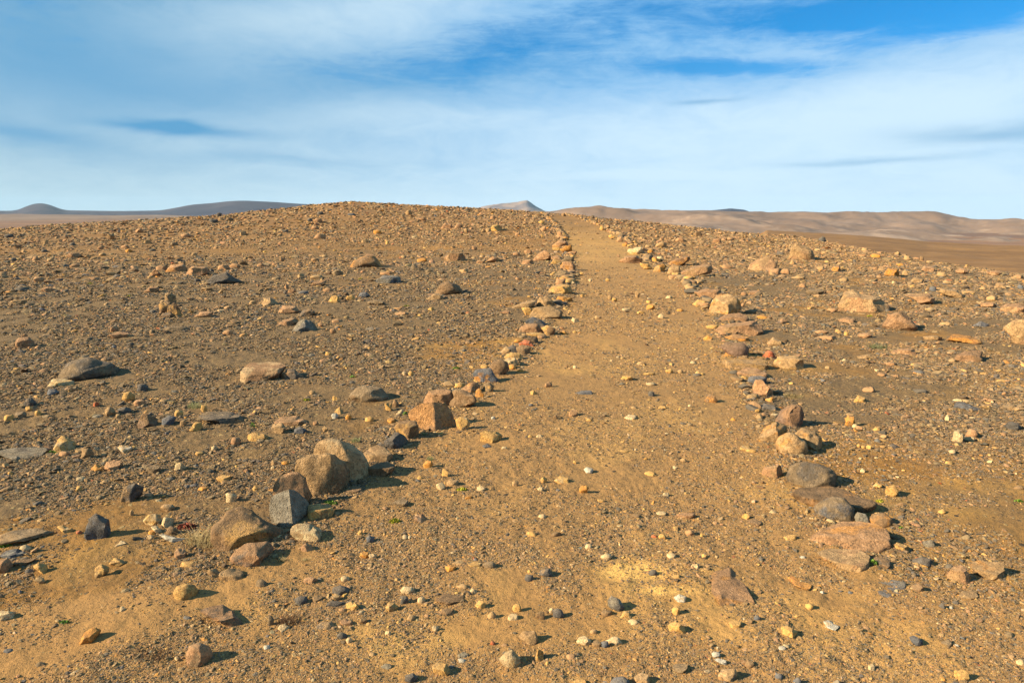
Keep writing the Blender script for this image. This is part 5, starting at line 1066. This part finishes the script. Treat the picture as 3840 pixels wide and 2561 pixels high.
# ------------------------------------------------------------------ little plants
def leaf_material(name, c):
    mt = bpy.data.materials.new(name); mt.use_nodes = True; g = NT(mt.node_tree)
    at = g.n('ShaderNodeTexCoord').outputs['Object']; n = g.noise(at, 60, 3, .6)
    col = g.mix(g.mapr(n, .35, .65), c, tuple(v * .55 for v in c))
    bs = g.n('ShaderNodeBsdfPrincipled'); g.set(bs, 'Base Color', col); g.set(bs, 'Roughness', .7); g.set(bs, 'Specular IOR Level', .2)
    o = g.n('ShaderNodeOutputMaterial'); g.set(o, 0, bs.outputs[0]); return mt
LM = dict(green=leaf_material('moss_green', (.16, .25, .03)), yellow=leaf_material('moss_yellow', (.38, .34, .03)), dry=leaf_material('dry_grass', (.42, .30, .13)),
          dark=leaf_material('dead_plant', (.09, .045, .02)), red=leaf_material('red_herb', (.28, .07, .035)), pale=leaf_material('pale_grass', (.27, .26, .11)))
PL = '''a|1450,778,150,30,green,green moss strip between the ochre and grey boulders
a|1730,90,90,60,pale,pale green tuft behind the domed boulder
a|2150,940,90,70,yellow,yellow green herb on the path mouth
b|1140,150,130,60,green,bright moss cushion behind the left row
b|390,840,70,80,green,green tuft at the cream wedge left of the rusty slab
b|670,1130,50,60,pale,pale tuft under the square brown stone
E|1790,785,120,60,pale,pale green tuft behind the ochre wedge stone
E|480,1205,80,50,green,green tuft between flat grey slab and big yellow stone
E|2320,940,50,100,green,green tuft at the dark end of the long grey slab
F|465,728,80,40,yellow,yellowish tuft left of the low grey brown mound
F|890,512,60,35,green,lone green tuft above the low grey brown mound
F|920,1100,80,50,pale,faint green tuft behind the domed boulder to the right
F|1600,1262,70,50,pale,small herb on the path side of the left row
F|210,560,50,40,x,x
H|1010,245,150,60,pale,pale grass tuft in the right field
H|230,700,160,50,dry,dry grass behind the pile of four
D|870,150,70,30,yellow,yellow green moss right of the wide brown slab
D|1935,148,50,30,green,tiny green herb at the right edge
D|810,655,70,80,green,green blades beside the lower rosy slab
D|1025,375,40,20,green,tiny green moss right of the low round stone
B|1075,300,90,60,yellow,orange yellow herb in the path mouth
B|250,1055,170,130,dark,dead brown plant beside a cream pebble
B|200,615,60,36,dry,sparse dry grass before the left row
B|390,605,60,30,dry,second dry grass tuft before the left row
B|1590,68,90,40,yellow,yellow moss on the path near its left edge
A|1180,1345,240,70,dark,wide dead dark plant at the bottom left
A|1440,345,130,60,red,red leaved herb beside the yellow trio
A|30,485,90,50,green,green moss at the left frame edge
A|1560,450,200,130,dry,dry straw tuft at the near end of the left row
A|500,1095,60,30,green,tiny green herb on bare soil bottom left
I|1185,1000,60,35,yellow,yellow cushion left of the little cairn
I|590,1180,50,30,yellow,yellow cushion near the left edge
I|830,885,50,25,yellow,yellow cushion with dark shadow in the left field
J|960,840,50,30,yellow,yellow cushion before the half dome rock
J|1385,1092,60,20,yellow,yellow cushion left of the brown mound rock
L|935,1185,50,30,yellow,bright yellow cushion under the biggest tan slab
L|350,702,40,20,yellow,yellow cushion under the large tan boulder'''
def plant(rg, cx, cy, w, h, typ, label):
    X, Y = to_px(rg, cx, cy + h * .35); G = ground_hit(X, Y); dist = np.linalg.norm(G - np.array([0, 0, CAMZ]))
    wm = w * REG[rg][2] * dist / F / 2; hm = max(h * REG[rg][2] * dist / F * .8, .012)
    rg_ = np.random.RandomState(int(X * 7 + Y)); n = 140 if w * REG[rg][2] > 35 else 70
    V, Fc = [], []
    for k in range(n):
        a = rg_.rand() * 6.283; q = math.sqrt(rg_.rand()); bx_, by_ = q * wm * math.cos(a), q * wm * .6 * math.sin(a)
        if typ in ('yellow', 'green', 'red'):       # cushion of little leaves
            hz = hm * .55 * (1 - q * q) * rg_.uniform(.5, 1.1); L = wm * .16 + .002
            d1 = rg_.normal(size=3); d1 /= np.linalg.norm(d1); d2 = np.cross(d1, rg_.normal(size=3)); d2 /= np.linalg.norm(d2)
            c0 = np.array([bx_, by_, hz]); i0 = len(V); V += [c0 - d1 * L, c0 + d2 * L * .6, c0 + d1 * L, c0 - d2 * L * .6]; Fc.append((i0, i0+1, i0+2, i0+3))
        else:                                       # thin blades
            lean = rg_.normal(0, .6, 2); hh = hm * rg_.uniform(.4, 1.1); wd_ = max(.0012, wm * .02)
            if typ == 'dark': lean *= 1.8; hh *= .5
            tp = np.array([bx_ + lean[0] * hh, by_ + lean[1] * hh, hh]); md = np.array([bx_ + lean[0] * hh * .35, by_ + lean[1] * hh * .35, hh * .6])
            p0 = np.array([bx_, by_, -.004]); sx = np.array([wd_, 0, 0]); i0 = len(V)
            V += [p0 - sx, p0 + sx, md + sx * .8, md - sx * .8, tp - sx * .1, tp + sx * .1]; Fc += [(i0, i0+1, i0+2, i0+3), (i0+3, i0+2, i0+5, i0+4)]
    o = link_mesh('moss_cushion' if typ in ('yellow', 'green') else 'herb' if typ == 'red' else 'grass_tuft' if typ != 'dark' else 'dead_plant', np.array(V), np.array(Fc), [LM[typ]], smooth=False)
    o.location = (G[0], G[1], float(height_fine(G[0], G[1])) - .002)
    tag(o, label, 'plant', 'small plants on the stony ground')
for ln in PL.split('\n'):
    rg, c_, rest = ln.split('|')[0], ln.split('|')[1], None
    f_ = c_.split(',')
    if f_[4] == 'x': continue
    plant(rg, float(f_[0]), float(f_[1]), float(f_[2]), float(f_[3]), f_[4], f_[5])

# ------------------------------------------------------------------ haze
def haze():
    s = 15500; z0, z1 = -230.0, 330.0
    V = np.array([(x, y, z) for z in (z0, z1) for y in (-s, s) for x in (-s, s)], float)
    Fc = np.array([(0,2,3,1),(4,5,7,6),(0,1,5,4),(2,6,7,3),(0,4,6,2),(1,3,7,5)])
    mt = bpy.data.materials.new('haze'); mt.use_nodes = True; g = NT(mt.node_tree)
    pv = g.n('ShaderNodeVolumePrincipled'); g.set(pv, 'Color', (.55, .80, 1.0)); g.set(pv, 'Density', HAZE); g.set(pv, 'Anisotropy', .1)
    o = g.n('ShaderNodeOutputMaterial'); g.set(o, 'Volume', pv.outputs[0])
    ob = link_mesh('haze', V, Fc, [mt], smooth=False); tag(ob, 'thin bluish air haze', None, None, 'stuff')
HAZE = 1.6e-5
haze()
